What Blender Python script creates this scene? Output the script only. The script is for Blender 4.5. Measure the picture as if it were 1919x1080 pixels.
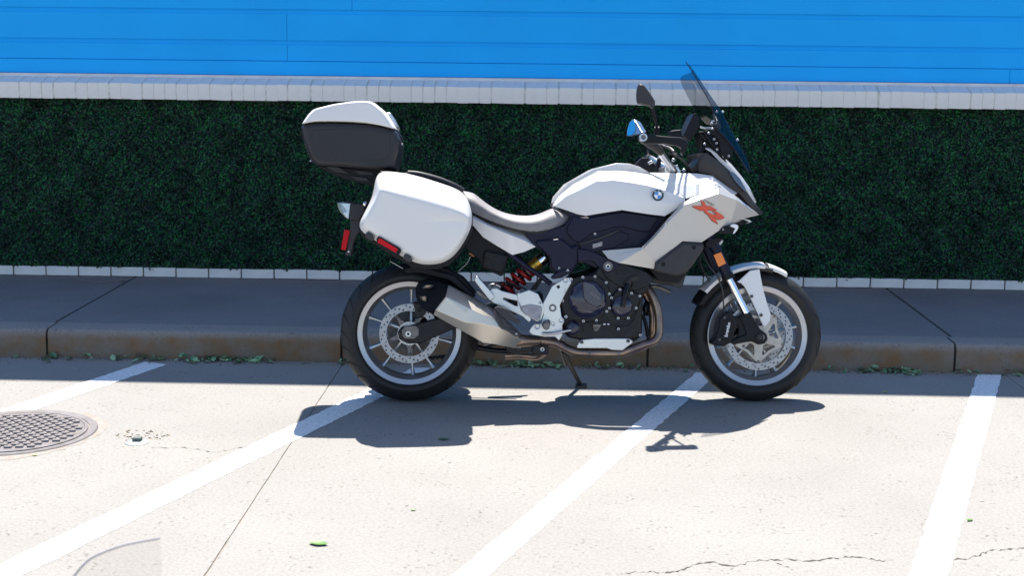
import bpy, bmesh, math, random
import numpy as np
from mathutils import Vector, Matrix

for o in list(bpy.data.objects):
    bpy.data.objects.remove(o, do_unlink=True)
scene = bpy.context.scene
COL = scene.collection
R = math.radians
random.seed(7)
rng = np.random.default_rng(11)

# ------------------------------------------------------------------ camera
F_PX, W_PX, H_PX = 2600.0, 1919.0, 1080.0      # focal length in photo pixels
CAM_H, HORIZON, YAW, ROLL = 1.59, 75.0, 1.6, 0.6
PITCH = math.atan((540 - HORIZON) / F_PX)
CAM_R = Matrix.Rotation(R(YAW), 4, 'Z') @ Matrix.Rotation(math.pi/2 - PITCH, 4, 'X') @ Matrix.Rotation(R(ROLL), 4, 'Z')
CAM_P = Vector((0, 0, CAM_H))
cam = bpy.data.cameras.new('camera')
cam.lens = F_PX / W_PX * 36.0
cam.clip_start, cam.clip_end = 0.05, 3000
cam.dof.use_dof = True
cam.dof.focus_distance = 6.1
cam.dof.aperture_fstop = 5.6
cam_o = bpy.data.objects.new('camera', cam)
cam_o.matrix_world = Matrix.Translation(CAM_P) @ CAM_R
COL.objects.link(cam_o)
scene.camera = cam_o
scene.render.resolution_x, scene.render.resolution_y = 1024, 577

# ------------------------------------------------------------------ light
SUN_EL, SUN_AZ = 67.5, 4.0        # degrees; azimuth measured from +Y towards -X (sun stands behind the building)
world = bpy.data.worlds.new('World')
scene.world = world
world.use_nodes = True
nt = world.node_tree
nt.nodes.clear()
sky = nt.nodes.new('ShaderNodeTexSky')
sky.sky_type = 'NISHITA'
sky.sun_disc = False
sky.sun_elevation = R(SUN_EL)
sky.sun_rotation = R(-SUN_AZ)
sky.altitude = 1600
sky.dust_density = 2.0
bg = nt.nodes.new('ShaderNodeBackground')
bg.inputs['Strength'].default_value = 0.102
out = nt.nodes.new('ShaderNodeOutputWorld')
nt.links.new(sky.outputs[0], bg.inputs[0])
nt.links.new(bg.outputs[0], out.inputs[0])
sun = bpy.data.lights.new('sun', 'SUN')
sun.energy = 5.0
sun.angle = R(0.5)
sun.color = (1.0, 0.955, 0.88)
sun_o = bpy.data.objects.new('sun', sun)
sd = Vector((-math.sin(R(SUN_AZ))*math.cos(R(SUN_EL)), math.cos(R(SUN_AZ))*math.cos(R(SUN_EL)), math.sin(R(SUN_EL))))
sun_o.rotation_euler = sd.to_track_quat('Z', 'Y').to_euler()
sun_o.location = sd * 30
COL.objects.link(sun_o)
scene.view_settings.view_transform = 'Standard'
scene.view_settings.look = 'None'
scene.view_settings.gamma = 1.0
scene.view_settings.use_curve_mapping = False
scene.view_settings.exposure = 1.22
scene.cycles.max_bounces = 8
scene.cycles.transparent_max_bounces = 12

# ------------------------------------------------------------------ measuring: photo pixel -> place
def ray(px, py):
    return CAM_R.to_3x3() @ Vector(((px - W_PX/2 - .5)/F_PX, -(py - H_PX/2)/F_PX, -1.0))
def gz(px, py, z=0.0):            # point at height z
    d = ray(px, py); t = (z - CAM_P.z)/d.z
    return CAM_P + d*t
def gy(px, py, Y):                # point on the vertical plane at depth Y
    d = ray(px, py); t = Y/d.y
    return CAM_P + d*t

# ------------------------------------------------------------------ materials
MATS = {}
def mat(name, col, rough=.5, metal=0., coat=0., spec=.5, var=.0, vscale=30., bump=0., bscale=200., col2=None, aniso=None, rvar=0.):
    if name in MATS: return MATS[name]
    m = bpy.data.materials.new(name); m.use_nodes = True
    n = m.node_tree; b = n.nodes['Principled BSDF']; L = n.links.new
    b.inputs['Base Color'].default_value = (*col, 1)
    b.inputs['Roughness'].default_value = rough
    b.inputs['Metallic'].default_value = metal
    b.inputs['Coat Weight'].default_value = coat
    b.inputs['Coat Roughness'].default_value = .04
    b.inputs['Specular IOR Level'].default_value = spec
    tc = n.nodes.new('ShaderNodeTexCoord')
    if var > 0 or col2 or rvar > 0:
        no = n.nodes.new('ShaderNodeTexNoise'); no.inputs['Scale'].default_value = vscale; no.inputs['Detail'].default_value = 6
        L(tc.outputs['Object'], no.inputs['Vector'])
        if col2 or var > 0:
            cr = n.nodes.new('ShaderNodeValToRGB')
            c2 = col2 if col2 else tuple(c*(1-var) for c in col)
            cr.color_ramp.elements[0].position = .35; cr.color_ramp.elements[1].position = .65
            cr.color_ramp.elements[0].color = (*c2, 1); cr.color_ramp.elements[1].color = (*col, 1)
            L(no.outputs['Fac'], cr.inputs['Fac']); L(cr.outputs[0], b.inputs['Base Color'])
        if rvar > 0:
            mr = n.nodes.new('ShaderNodeMapRange')
            mr.inputs['From Min'].default_value = .3; mr.inputs['From Max'].default_value = .7
            mr.inputs['To Min'].default_value = max(.02, rough - rvar); mr.inputs['To Max'].default_value = min(1, rough + rvar)
            L(no.outputs['Fac'], mr.inputs['Value']); L(mr.outputs[0], b.inputs['Roughness'])
    if bump > 0:
        nb = n.nodes.new('ShaderNodeTexNoise'); nb.inputs['Scale'].default_value = bscale; nb.inputs['Detail'].default_value = 4
        L(tc.outputs['Object'], nb.inputs['Vector'])
        bp = n.nodes.new('ShaderNodeBump'); bp.inputs['Strength'].default_value = bump; bp.inputs['Distance'].default_value = .002
        L(nb.outputs['Fac'], bp.inputs['Height']); L(bp.outputs[0], b.inputs['Normal'])
    MATS[name] = m
    return m

def concrete(name, base, dark, pit=.5, scale=1.0, stain=None, flecks=.55, blotch=.88):
    m = bpy.data.materials.new(name); m.use_nodes = True
    n = m.node_tree; b = n.nodes['Principled BSDF']; L = n.links.new
    b.inputs['Roughness'].default_value = .9; b.inputs['Specular IOR Level'].default_value = .25
    tc = n.nodes.new('ShaderNodeTexCoord')
    def noise(s, d=5, r=.6):
        x = n.nodes.new('ShaderNodeTexNoise'); x.inputs['Scale'].default_value = s*scale; x.inputs['Detail'].default_value = d; x.inputs['Roughness'].default_value = r
        L(tc.outputs['Object'], x.inputs['Vector']); return x
    def ramp(src, p0, p1, c0, c1):
        r = n.nodes.new('ShaderNodeValToRGB'); e = r.color_ramp.elements
        e[0].position, e[1].position = p0, p1; e[0].color, e[1].color = (*c0, 1), (*c1, 1)
        L(src, r.inputs['Fac']); return r
    def mix(fac, a, bb, mode='MIX'):
        x = n.nodes.new('ShaderNodeMix'); x.data_type = 'RGBA'; x.blend_type = mode
        if isinstance(fac, float): x.inputs['Factor'].default_value = fac
        else: L(fac, x.inputs['Factor'])
        for s, v in ((6, a), (7, bb)):
            if isinstance(v, tuple): x.inputs[s].default_value = (*v, 1)
            else: L(v, x.inputs[s])
        return x.outputs[2]
    big = ramp(noise(1.3, 6).outputs['Fac'], .3, .7, tuple(c*blotch for c in base), base)
    fine = ramp(noise(90, 3).outputs['Fac'], .35, .65, (.86, .86, .86), (1.06, 1.06, 1.06))
    c = mix(1.0, big.outputs[0], fine.outputs[0], 'MULTIPLY')
    # aggregate flecks and pits
    pm = ramp(noise(55, 2, .5).outputs['Fac'], .61, .67, (0, 0, 0), (1, 1, 1))
    pm2 = ramp(noise(6, 3).outputs['Fac'], .46, .66, (.12, .12, .12), (1, 1, 1))
    pk = n.nodes.new('ShaderNodeMath'); pk.operation = 'MULTIPLY'; L(pm.outputs[0], pk.inputs[0]); L(pm2.outputs[0], pk.inputs[1])
    pk2 = n.nodes.new('ShaderNodeMath'); pk2.operation = 'MULTIPLY'; L(pk.outputs[0], pk2.inputs[0]); pk2.inputs[1].default_value = flecks
    c = mix(pk2.outputs[0], c, dark)
    if stain:
        # dirt that sits on the face between two heights, broken up by noise
        sc, z0, z1, amt = stain
        sx = n.nodes.new('ShaderNodeSeparateXYZ'); L(tc.outputs['Object'], sx.inputs[0])
        mr = n.nodes.new('ShaderNodeMapRange'); mr.inputs['From Min'].default_value = z1; mr.inputs['From Max'].default_value = z0
        L(sx.outputs['Z'], mr.inputs['Value'])
        sn = ramp(noise(7, 6, .65).outputs['Fac'], .3, .66, (.35, .35, .35), (1, 1, 1))
        mm = n.nodes.new('ShaderNodeMath'); mm.operation = 'MULTIPLY'; L(mr.outputs[0], mm.inputs[0]); L(sn.outputs[0], mm.inputs[1])
        m2 = n.nodes.new('ShaderNodeMath'); m2.operation = 'MULTIPLY'; m2.use_clamp = True; L(mm.outputs[0], m2.inputs[0]); m2.inputs[1].default_value = amt
        rust = ramp(noise(11, 5).outputs['Fac'], .42, .62, sc, (sc[0]*1.1, sc[1]*.86, sc[2]*.66))
        c = mix(m2.outputs[0], c, rust.outputs[0])
    L(c, b.inputs['Base Color'])
    hb = noise(140, 3)
    ad = n.nodes.new('ShaderNodeMath'); ad.operation = 'SUBTRACT'; L(hb.outputs['Fac'], ad.inputs[0]); L(pk.outputs[0], ad.inputs[1])
    bp = n.nodes.new('ShaderNodeBump'); bp.inputs['Strength'].default_value = pit; bp.inputs['Distance'].default_value = .003
    L(ad.outputs[0], bp.inputs['Height']); L(bp.outputs[0], b.inputs['Normal'])
    MATS[name] = m
    return m

def leafmat(name, c0, c1, c2):
    m = bpy.data.materials.new(name); m.use_nodes = True
    n = m.node_tree; b = n.nodes['Principled BSDF']; L = n.links.new
    g = n.nodes.new('ShaderNodeNewGeometry')
    r = n.nodes.new('ShaderNodeValToRGB'); e = r.color_ramp.elements
    e[0].color = (*c0, 1); e[1].color = (*c2, 1); e[1].position = .97
    x = e.new(.55); x.color = (*c1, 1)
    tc = n.nodes.new('ShaderNodeTexCoord'); no = n.nodes.new('ShaderNodeTexNoise'); no.inputs['Scale'].default_value = 7; no.inputs['Detail'].default_value = 5
    mr = n.nodes.new('ShaderNodeMapRange'); mr.inputs['From Min'].default_value = .34; mr.inputs['From Max'].default_value = .66; mr.inputs['To Min'].default_value = .35; mr.inputs['To Max'].default_value = 1.25
    vm = n.nodes.new('ShaderNodeVectorMath'); vm.operation = 'SCALE'
    L(tc.outputs['Object'], no.inputs['Vector']); L(no.outputs['Fac'], mr.inputs['Value']); L(mr.outputs[0], vm.inputs['Scale'])
    L(g.outputs['Random Per Island'], r.inputs['Fac']); L(r.outputs[0], vm.inputs[0]); L(vm.outputs[0], b.inputs['Base Color'])
    b.inputs['Roughness'].default_value = .42
    b.inputs['Specular IOR Level'].default_value = .35
    MATS[name] = m
    return m

def clear(name, tint, rough=.03, refl=.06):
    m = bpy.data.materials.new(name); m.use_nodes = True
    n = m.node_tree; n.nodes.remove(n.nodes['Principled BSDF']); L = n.links.new
    tr = n.nodes.new('ShaderNodeBsdfTransparent'); tr.inputs[0].default_value = (*tint, 1)
    gl = n.nodes.new('ShaderNodeBsdfGlossy'); gl.inputs['Roughness'].default_value = rough
    fr = n.nodes.new('ShaderNodeLayerWeight'); fr.inputs[0].default_value = .5
    pw = n.nodes.new('ShaderNodeMath'); pw.operation = 'POWER'; pw.inputs[1].default_value = 4.0
    ad = n.nodes.new('ShaderNodeMath'); ad.operation = 'MULTIPLY_ADD'; ad.inputs[1].default_value = .14; ad.inputs[2].default_value = refl
    L(fr.outputs['Facing'], pw.inputs[0])
    mx = n.nodes.new('ShaderNodeMixShader')
    L(pw.outputs[0], ad.inputs[0]); L(ad.outputs[0], mx.inputs[0]); L(tr.outputs[0], mx.inputs[1]); L(gl.outputs[0], mx.inputs[2])
    L(mx.outputs[0], n.nodes['Material Output'].inputs[0])
    MATS[name] = m
    return m

M_ROAD = concrete('road_concrete', (.276, .264, .247), (.10, .09, .07), flecks=.75, blotch=.88)
M_WALK = concrete('sidewalk_concrete', (.240, .224, .220), (.10, .09, .08), pit=.35, flecks=.45, blotch=.76)
M_KERB = concrete('kerb_concrete', (.280, .256, .236), (.10, .08, .06), pit=.6, stain=((.215, .160, .108), .095, .134, 1.15))
M_JOINT = mat('joint_dirt', (.07, .06, .05), .95, var=.5, vscale=40, bump=.6)
M_LINE = mat('line_paint', (.80, .80, .79), .7, var=.25, vscale=60, bump=.5, bscale=160)
M_BLUE = mat('blue_paint', (.003, .42, .96), .45, spec=.2, var=.07, vscale=2.2, bump=.35, bscale=9)
M_GAP = mat('blue_gap_paint', (.004, .25, .75), .6)
M_BRICKW = mat('white_brick_paint', (.88, .83, .77), .7, var=.14, vscale=7, bump=.5, bscale=70)
M_MORTAR = mat('painted_mortar', (.80, .75, .69), .9, var=.3, vscale=40, bump=.6)
M_MORTD = mat('old_mortar', (.10, .085, .07), .95, var=.5, vscale=60, bump=.6)
M_FLASH = mat('white_flashing', (.70, .69, .70), .5, var=.15, vscale=9)
M_BACK = mat('hedge_backing', (.006, .016, .012), .9)
M_LEAF = leafmat('boxwood_leaf', (.0015, .008, .011), (.0035, .036, .023), (.018, .17, .036))
M_LITTER = leafmat('litter_leaf', (.16, .12, .06), (.09, .24, .11), (.32, .48, .28))
M_WHITE = mat('white_paint', (.72, .71, .71), .28, coat=.6)
M_CASE = mat('white_case_plastic', (.70, .69, .685), .33, coat=.25, rvar=.05, vscale=8)
M_SILVER = mat('silver_fairing_paint', (.50, .48, .455), .34, metal=.35, coat=.4, spec=.5)
M_BLK = mat('black_plastic', (.007, .007, .010), .45, spec=.22, bump=.08, bscale=500)
M_NAVY = mat('satin_black_panel', (.009, .009, .027), .34, spec=.22, rvar=.06, vscale=12)
M_GREY = mat('grey_plastic', (.042, .041, .044), .5, spec=.3, var=.15, vscale=20)
M_CASEB = mat('dark_case_plastic', (.024, .023, .026), .42, spec=.35, bump=.15, bscale=700, rvar=.08, vscale=5)
M_SEAT = mat('seat_vinyl', (.25, .235, .24), .55, bump=.35, bscale=900, var=.15, vscale=30)
M_SEAM = mat('seat_base', (.012, .012, .014), .6)
M_TIRE = mat('tyre_rubber', (.014, .014, .015), .55, spec=.35, var=.2, vscale=15, bump=.15, bscale=300)
M_GROOVE = mat('tyre_groove', (.004, .004, .004), .9)
M_RIM = mat('rim_silver', (.42, .42, .44), .28, metal=.75)
M_DISC = mat('disc_steel', (.30, .31, .34), .32, metal=.8, rvar=.08, vscale=60)
M_ALU = mat('cast_aluminium', (.55, .55, .56), .30, metal=.9, rvar=.05, vscale=7)
M_DALU = mat('dull_aluminium', (.20, .19, .185), .5, metal=.7, var=.35, vscale=40)
M_CHROME = mat('chrome', (.82, .83, .85), .08, metal=1.)
M_STEEL = mat('brushed_silencer', (.62, .575, .51), .38, metal=.85, var=.08, vscale=5)
M_HEAT = mat('heat_tinted_steel', (.38, .27, .19), .36, metal=.85, col2=(.17, .13, .125), vscale=11)
M_ENG = mat('engine_black', (.007, .007, .011), .33, spec=.28, rvar=.12, vscale=30, var=.3)
M_ENGG = mat('engine_gloss', (.012, .013, .036), .16, coat=.4)
M_GOLD = mat('gold_anodised', (.75, .42, .06), .3, metal=.8)
M_RED = mat('red_spring', (.42, .012, .012), .35, coat=.3)
M_REFR = mat('red_reflector', (.55, .004, .012), .35, spec=.2, bump=.4, bscale=900)
M_REFO = mat('orange_reflector', (.85, .22, .01), .3, coat=.4, bump=.3, bscale=900)
M_XR = mat('red_emblem', (.62, .065, .030), .35, coat=.3)
M_RBLUE = mat('roundel_blue', (.03, .20, .58), .3, coat=.5)
M_RWHITE = mat('roundel_white', (.8, .8, .8), .3, coat=.5)
M_PRINT = mat('print_white', (.75, .75, .75), .6)
M_BLACKP = mat('print_black', (.015, .015, .015), .5)
M_MIRROR = mat('mirror_glass', (.85, .87, .9), .02, metal=1.)
M_RUBBER = mat('rubber', (.02, .02, .02), .7)
M_LENS = clear('clear_lens', (.80, .82, .84), .05, .22)
M_LENSIN = mat('lens_reflector', (.75, .75, .73), .2, metal=.7)
M_HEADL = mat('headlight_glass', (.03, .06, .12), .06, coat=1.)
M_SCREEN = clear('smoked_screen', (.55, .55, .57), .06, .05)
M_ACRYL = clear('clear_acrylic', (.965, .96, .96), .1, .02)
M_EDGE = mat('acrylic_edge', (.36, .35, .36), .4)
M_IRON = mat('cast_iron', (.185, .172, .178), .6, metal=.3, col2=(.14, .125, .12), vscale=18, bump=.3)
M_RUST = mat('rust_stain', (.265, .250, .232), .9, col2=(.23, .195, .16), vscale=26)
M_BROWN = mat('brown_cap', (.22, .09, .03), .6)
M_STAND = mat('stand_steel', (.07, .065, .06), .5, metal=.5, var=.4, vscale=50)
M_ROOF = mat('roof_felt', (.2, .2, .2), .9)

# ------------------------------------------------------------------ mesh helpers
def link(name, me, m, parent=None):
    o = bpy.data.objects.new(name, me); COL.objects.link(o)
    if m is not None and not me.materials: me.materials.append(m)
    if parent is not None: o.parent = parent
    return o
def empty(name, loc=(0, 0, 0)):
    o = bpy.data.objects.new(name, None); COL.objects.link(o); o.location = loc
    o.empty_display_size = .1
    return o
def tag(o, label=None, cat=None, group=None, kind=None):
    if label: o['label'] = label
    if cat: o['category'] = cat
    if group: o['group'] = group
    if kind: o['kind'] = kind
    return o
def mk(name, verts, faces, m, parent=None, bevel=0., seg=2, solid=0., smooth=35, subsurf=0, bang=25, off=-1):
    bm = bmesh.new()
    vs = [bm.verts.new(v) for v in verts]
    for f in faces:
        try: bm.faces.new([vs[i] for i in f])
        except ValueError: pass
    bmesh.ops.remove_doubles(bm, verts=bm.verts, dist=1e-5)
    bmesh.ops.recalc_face_normals(bm, faces=bm.faces)
    return fin(name, bm, m, parent, bevel, seg, solid, smooth, subsurf, bang, off)
def fin(name, bm, m, parent=None, bevel=0., seg=2, solid=0., smooth=35, subsurf=0, bang=25, off=-1):
    me = bpy.data.meshes.new(name)
    for f in bm.faces: f.smooth = True
    if not bevel and not subsurf:
        for e in bm.edges:
            if len(e.link_faces) == 2 and e.calc_face_angle(0) > R(smooth): e.smooth = False
    bm.to_mesh(me); bm.free()
    o = link(name, me, m, parent)
    if solid:
        s = o.modifiers.new('solid', 'SOLIDIFY'); s.thickness = solid; s.offset = off
    if subsurf:
        s = o.modifiers.new('sub', 'SUBSURF'); s.levels = s.render_levels = subsurf
    if bevel:
        b = o.modifiers.new('bevel', 'BEVEL'); b.width = bevel; b.segments = seg; b.limit_method = 'ANGLE'; b.angle_limit = R(bang)
        b.harden_normals = True
    return o
def box(name, c, s, m, parent=None, bevel=0., rot=None):
    c = Vector(c); h = Vector(s)/2
    vs = [Vector((x*h.x, y*h.y, z*h.z)) for x in (-1, 1) for y in (-1, 1) for z in (-1, 1)]
    if rot is not None: vs = [rot @ v for v in vs]
    return mk(name, [v + c for v in vs], [(0, 1, 3, 2), (4, 6, 7, 5), (0, 4, 5, 1), (2, 3, 7, 6), (0, 2, 6, 4), (1, 5, 7, 3)], m, parent, bevel)
def hexa(name, x0, x1, pts, m, parent=None, bevel=0.):      # prism along X from a (y, z) profile
    n = len(pts)
    vs = [(x0, y, z) for y, z in pts] + [(x1, y, z) for y, z in pts]
    fs = [tuple(range(n)), tuple(range(2*n-1, n-1, -1))] + [(i, (i+1) % n, n+(i+1) % n, n+i) for i in range(n)]
    return mk(name, vs, fs, m, parent, bevel)
def rings(name, rs, m, parent=None, cap0=True, cap1=True, **k):  # bridge closed rings of equal length
    n = len(rs[0]); vs = [v for r in rs for v in r]; fs = []
    for j in range(len(rs)-1):
        for i in range(n):
            fs.append((j*n+i, j*n+(i+1) % n, (j+1)*n+(i+1) % n, (j+1)*n+i))
    if cap0: fs.append(tuple(range(n)))
    if cap1: fs.append(tuple(range((len(rs)-1)*n, len(rs)*n)))
    return mk(name, vs, fs, m, parent, **k)
def grid(name, rows, m, parent=None, **k):                   # open sheet from rows of points
    n = len(rows[0]); vs = [v for r in rows for v in r]
    fs = [(j*n+i, j*n+i+1, (j+1)*n+i+1, (j+1)*n+i) for j in range(len(rows)-1) for i in range(n-1)]
    return mk(name, vs, fs, m, parent, **k)
def tube(name, pts, r, m, parent=None, n=12, sub=6, taper=None):
    pts = [Vector(p) for p in pts]
    if len(pts) > 2 and sub > 1:           # Catmull-Rom
        q = []
        for i in range(len(pts)-1):
            p0, p1, p2, p3 = pts[max(i-1, 0)], pts[i], pts[i+1], pts[min(i+2, len(pts)-1)]
            for s in range(sub):
                t = s/sub
                q.append(.5*((2*p1)+(p2-p0)*t+(2*p0-5*p1+4*p2-p3)*t*t+(3*p1-p0-3*p2+p3)*t**3))
        q.append(pts[-1]); pts = q
    rs = []; up = None
    for i, p in enumerate(pts):
        d = (pts[min(i+1, len(pts)-1)] - pts[max(i-1, 0)]).normalized()
        if up is None: up = d.orthogonal().normalized()
        up = (up - d*up.dot(d)).normalized(); w = d.cross(up)
        rr = r if taper is None else r + (taper - r)*i/(len(pts)-1)
        rs.append([p + (up*math.cos(2*math.pi*k/n) + w*math.sin(2*math.pi*k/n))*rr for k in range(n)])
    return rings(name, rs, m, parent, smooth=50)
def lathe(name, prof, mw, m, parent=None, n=48, closed=False, a0=0., a1=2*math.pi, smooth=35, bevel=0):
    # profile of (radius, axial); axis is local Y of the 4x4 mw
    full = abs(a1 - a0 - 2*math.pi) < 1e-6
    K = n if full else n + 1
    vs = [mw @ Vector((r*math.cos(a0+(a1-a0)*k/n), y, r*math.sin(a0+(a1-a0)*k/n))) for k in range(K) for r, y in prof]
    P_ = len(prof); fs = []
    for k in range(n):
        k2 = (k+1) % K
        for j in range(P_ if closed else P_-1):
            j2 = (j+1) % P_
            fs.append((k*P_+j, k*P_+j2, k2*P_+j2, k2*P_+j))
    if not full and closed: fs += [tuple(range(P_)), tuple(range((K-1)*P_, K*P_))]
    return mk(name, vs, fs, m, parent, smooth=smooth, bevel=bevel)
def mirrored(o, parent=None):            # the other side's piece
    me = o.data.copy()
    co = np.empty(len(me.vertices)*3); me.vertices.foreach_get('co', co)
    co[1::3] *= -1; me.vertices.foreach_set('co', co); me.flip_normals()
    c = o.copy(); c.data = me; COL.objects.link(c); c.parent = parent or o.parent
    return c
def holed(name, loops, depth, mw, m, parent=None, bev=0.):   # flat plate with real holes; loops in the XY of mw, thickness along its Z
    cu = bpy.data.curves.new(name, 'CURVE'); cu.dimensions = '2D'; cu.fill_mode = 'BOTH'; cu.extrude = depth/2; cu.bevel_depth = bev
    for lp in loops:
        s = cu.splines.new('POLY'); s.points.add(len(lp)-1); s.use_cyclic_u = True
        for p, q in zip(s.points, lp): p.co = (q[0], q[1], 0, 1)
    t = bpy.data.objects.new('t', cu); COL.objects.link(t)
    bpy.context.view_layer.update()
    me = bpy.data.meshes.new_from_object(t.evaluated_get(bpy.context.evaluated_depsgraph_get()))
    bpy.data.objects.remove(t); me.materials.clear(); me.transform(mw); me.name = name
    return link(name, me, m, parent)
def text(name, body, size, mw, m, parent=None, ext=.0006, shear=0., bold=0.):
    cu = bpy.data.curves.new(name, 'FONT'); cu.body = body; cu.size = size; cu.extrude = ext; cu.shear = shear; cu.offset = bold
    cu.align_x = 'CENTER'; cu.align_y = 'CENTER'; cu.resolution_u = 3
    t = bpy.data.objects.new('t', cu); COL.objects.link(t)
    bpy.context.view_layer.update()
    me = bpy.data.meshes.new_from_object(t.evaluated_get(bpy.context.evaluated_depsgraph_get()))
    bpy.data.objects.remove(t); me.materials.clear(); me.transform(mw); me.name = name
    return link(name, me, m, parent)
def circ(cx, cy, r, n=16, a0=0):
    return [(cx + r*math.cos(a0+2*math.pi*i/n), cy + r*math.sin(a0+2*math.pi*i/n)) for i in range(n)]

# ================================================================== THE PLACE
KY, KZ, WY = 6.715, .142, 8.30         # kerb face, pavement height, wall plane

# ---- road: slabs with open joints over a bed of dirt
road = tag(empty('road', (0, 0, 0)), kind='structure')
bed = mk('road_bed', [(-300, -300, -.0035), (300, -300, -.0035), (300, KY+.3, -.0035), (-300, KY+.3, -.0035)], [(0, 1, 2, 3)], mat('joint_fill', (.22, .185, .15), .95, var=.4, vscale=30), road)
def ext_line(a, b, y0, y1):               # points of the line a-b at two depths
    return [a.lerp(b, (y - a.y)/(b.y - a.y)) for y in (y0, y1)]
def perp(x): return [Vector((x, KY-.001, 0)), Vector((x, -60, 0))]   # joints run square to the kerb
J1, J2 = perp(gz(560, 810).x), perp(gz(1888, 706).x)
g = Vector((.005, 0, 0))
def slab(pts):
    n = len(pts)
    vs = [(p[0], p[1], 0) for p in pts] + [(p[0], p[1], -.03) for p in pts]
    return mk('road_slab', vs, [tuple(range(n)), tuple(range(2*n-1, n-1, -1))] + [(i, (i+1) % n, n+(i+1) % n, n+i) for i in range(n)], M_ROAD, road)
def wob(line, s, seed):                    # slightly ragged joint edge
    r_ = random.Random(seed); out_ = []
    N = 60; ys = [KY-.001 - (KY - 2.5)*i/N for i in range(N+1)] + [-60]
    for y in ys:
        p = line[0].lerp(line[1], (y - line[0].y)/(line[1].y - line[0].y))
        out_.append((p.x + s*(.0012 + r_.random()*.0026), y))
    return out_
L1, R1, L2_, R2_ = wob(J1, -1, 1), wob(J1, 1, 2), wob(J2, -1, 3), wob(J2, 1, 4)
slab([(-200, KY-.001)] + L1 + [(-200, -60)])
slab(R1 + L2_[::-1])
slab(R2_ + [(200, -60), (200, KY-.001)])

def strip_line(e0, e1, z=.0016):
    # painted stripe: left and right edges given as photo points, ends ragged
    n = 160; r_ = random.Random(len(bpy.data.objects)); vs = []
    for i in range(n+1):
        t = i/n
        a, b = e0[0].lerp(e0[1], t), e1[0].lerp(e1[1], t)
        j = lambda: (r_.random()-.5)*.008
        vs += [(a.x+j(), a.y, z), (b.x+j(), b.y, z)]
    fs = [(2*i, 2*i+1, 2*i+3, 2*i+2) for i in range(n)]
    o = mk('parking_line', vs, fs, M_LINE, road)
    return o
dirn = (gz(1.0*847.8, 1080) - gz(1306, 699)); dirn.normalize()
def stripe(pl, pr, length):
    a, b = gz(*pl), gz(*pr)
    return strip_line((a, a + dirn*length), (b, b + dirn*length))
stripe((1832.5, 702), (1878, 704), 4.2)
stripe((1306, 699), (1347, 700), 4.2)
stripe((775, 690), (826, 691), 4.2)
stripe((272, 679), (314, 684), 3.2)

def crack(pts, w, z=.0012, seed=3):
    r_ = random.Random(seed); P_ = [gz(*p) for p in pts]; q = []
    for a, b in zip(P_, P_[1:]):
        k = max(4, int((b-a).length/.011))
        for i in range(k): q.append(a.lerp(b, i/k) + Vector(((r_.random()-.5)*.006, (r_.random()-.5)*.018 + .012*math.sin(len(q)*.31+seed), 0)))
    vs = []
    for i, p in enumerate(q):
        ww = w*(.10 + 1.35*r_.random()**2.2) * (1 if .08 < i/len(q) < .92 else .4)
        vs += [(p.x, p.y-ww/2, z), (p.x, p.y+ww/2, z)]
    return mk('crack', vs, [(2*i, 2*i+1, 2*i+3, 2*i+2) for i in range(len(q)-1)], M_JOINT, road)
def z5(u, v): return (1160+u/2.528, 680+v/2.528)
def z3(u, v): return (u/2.998, 740+v/2.998)
crack([z5(*p) for p in ((30, 1008), (130, 995), (280, 985), (380, 962), (450, 952), (545, 962), (610, 945), (740, 945), (800, 936), (900, 935), (1020, 935), (1110, 925), (1170, 922), (1230, 935), (1330, 940))], .009, seed=1)
crack([z5(*p) for p in ((1500, 938), (1560, 935), (1690, 918), (1800, 895), (1919, 873), (2100, 840))], .010, seed=2)
crack([z5(*p) for p in ((740, 948), (800, 972), (850, 1005))], .005, seed=5)
crack([z3(*p) for p in ((860, 290), (1000, 302), (1200, 320), (1380, 300), (1520, 294))], .006, seed=4)
crack([z5(*p) for p in ((1700, 55), (1820, 70), (1900, 140))], .006, seed=6)
crack([(1186, 735), (1193, 752), (1180, 775), (1186, 800)], .004, seed=8)

# ---- kerb and pavement
kerb = tag(empty('kerb', (0, KY, 0)), kind='structure')
def kx(px, py): return gz(px, py).x
KJ = [-9.0, -2.515, kx(637, 684), kx(1214, 690), 1.995, 9.0]
prof = [(KY, -.05), (KY+.004, .104), (KY+.008, .123), (KY+.016, .135), (KY+.030, KZ-.001), (KY+.17, KZ+.001), (KY+.17, -.05)]
for a, b in zip(KJ, KJ[1:]):
    n = len(prof); xs = np.linspace(a+.006, b-.006, max(2, int((b-a)/.05))); r_ = random.Random(int(a*100))
    vs = []
    for x in xs:
        for i, (y, z) in enumerate(prof):
            e = (r_.random()-.5)*.004 if i in (1, 2, 3) else 0
            vs.append((x, y+e-KY, z+e))
    fs = [tuple(range(n)), tuple(range(len(vs)-n, len(vs)))]
    for k in range(len(xs)-1):
        fs += [(k*n+i, k*n+(i+1) % n, (k+1)*n+(i+1) % n, (k+1)*n+i) for i in range(n)]
    mk('kerb_stone', vs, fs, M_KERB, kerb, smooth=40)
box('kerb_bed', (0, .09, .035), (18, .15, .10), M_JOINT, kerb)
walk = tag(empty('sidewalk', (0, KY, 0)), kind='structure')
for a, b in ((-9, -2.53), (-2.53, 2.02), (2.02, 9)):
    box('sidewalk_slab', ((a+b)/2, (.171 + WY+.1-KY)/2, KZ-.05), (b-a-.014, WY+.1-KY-.171, .103), M_WALK, walk, bevel=.004)
box('sidewalk_bed', (0, .9, KZ-.075), (18, 1.45, .10), M_JOINT, walk)

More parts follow.
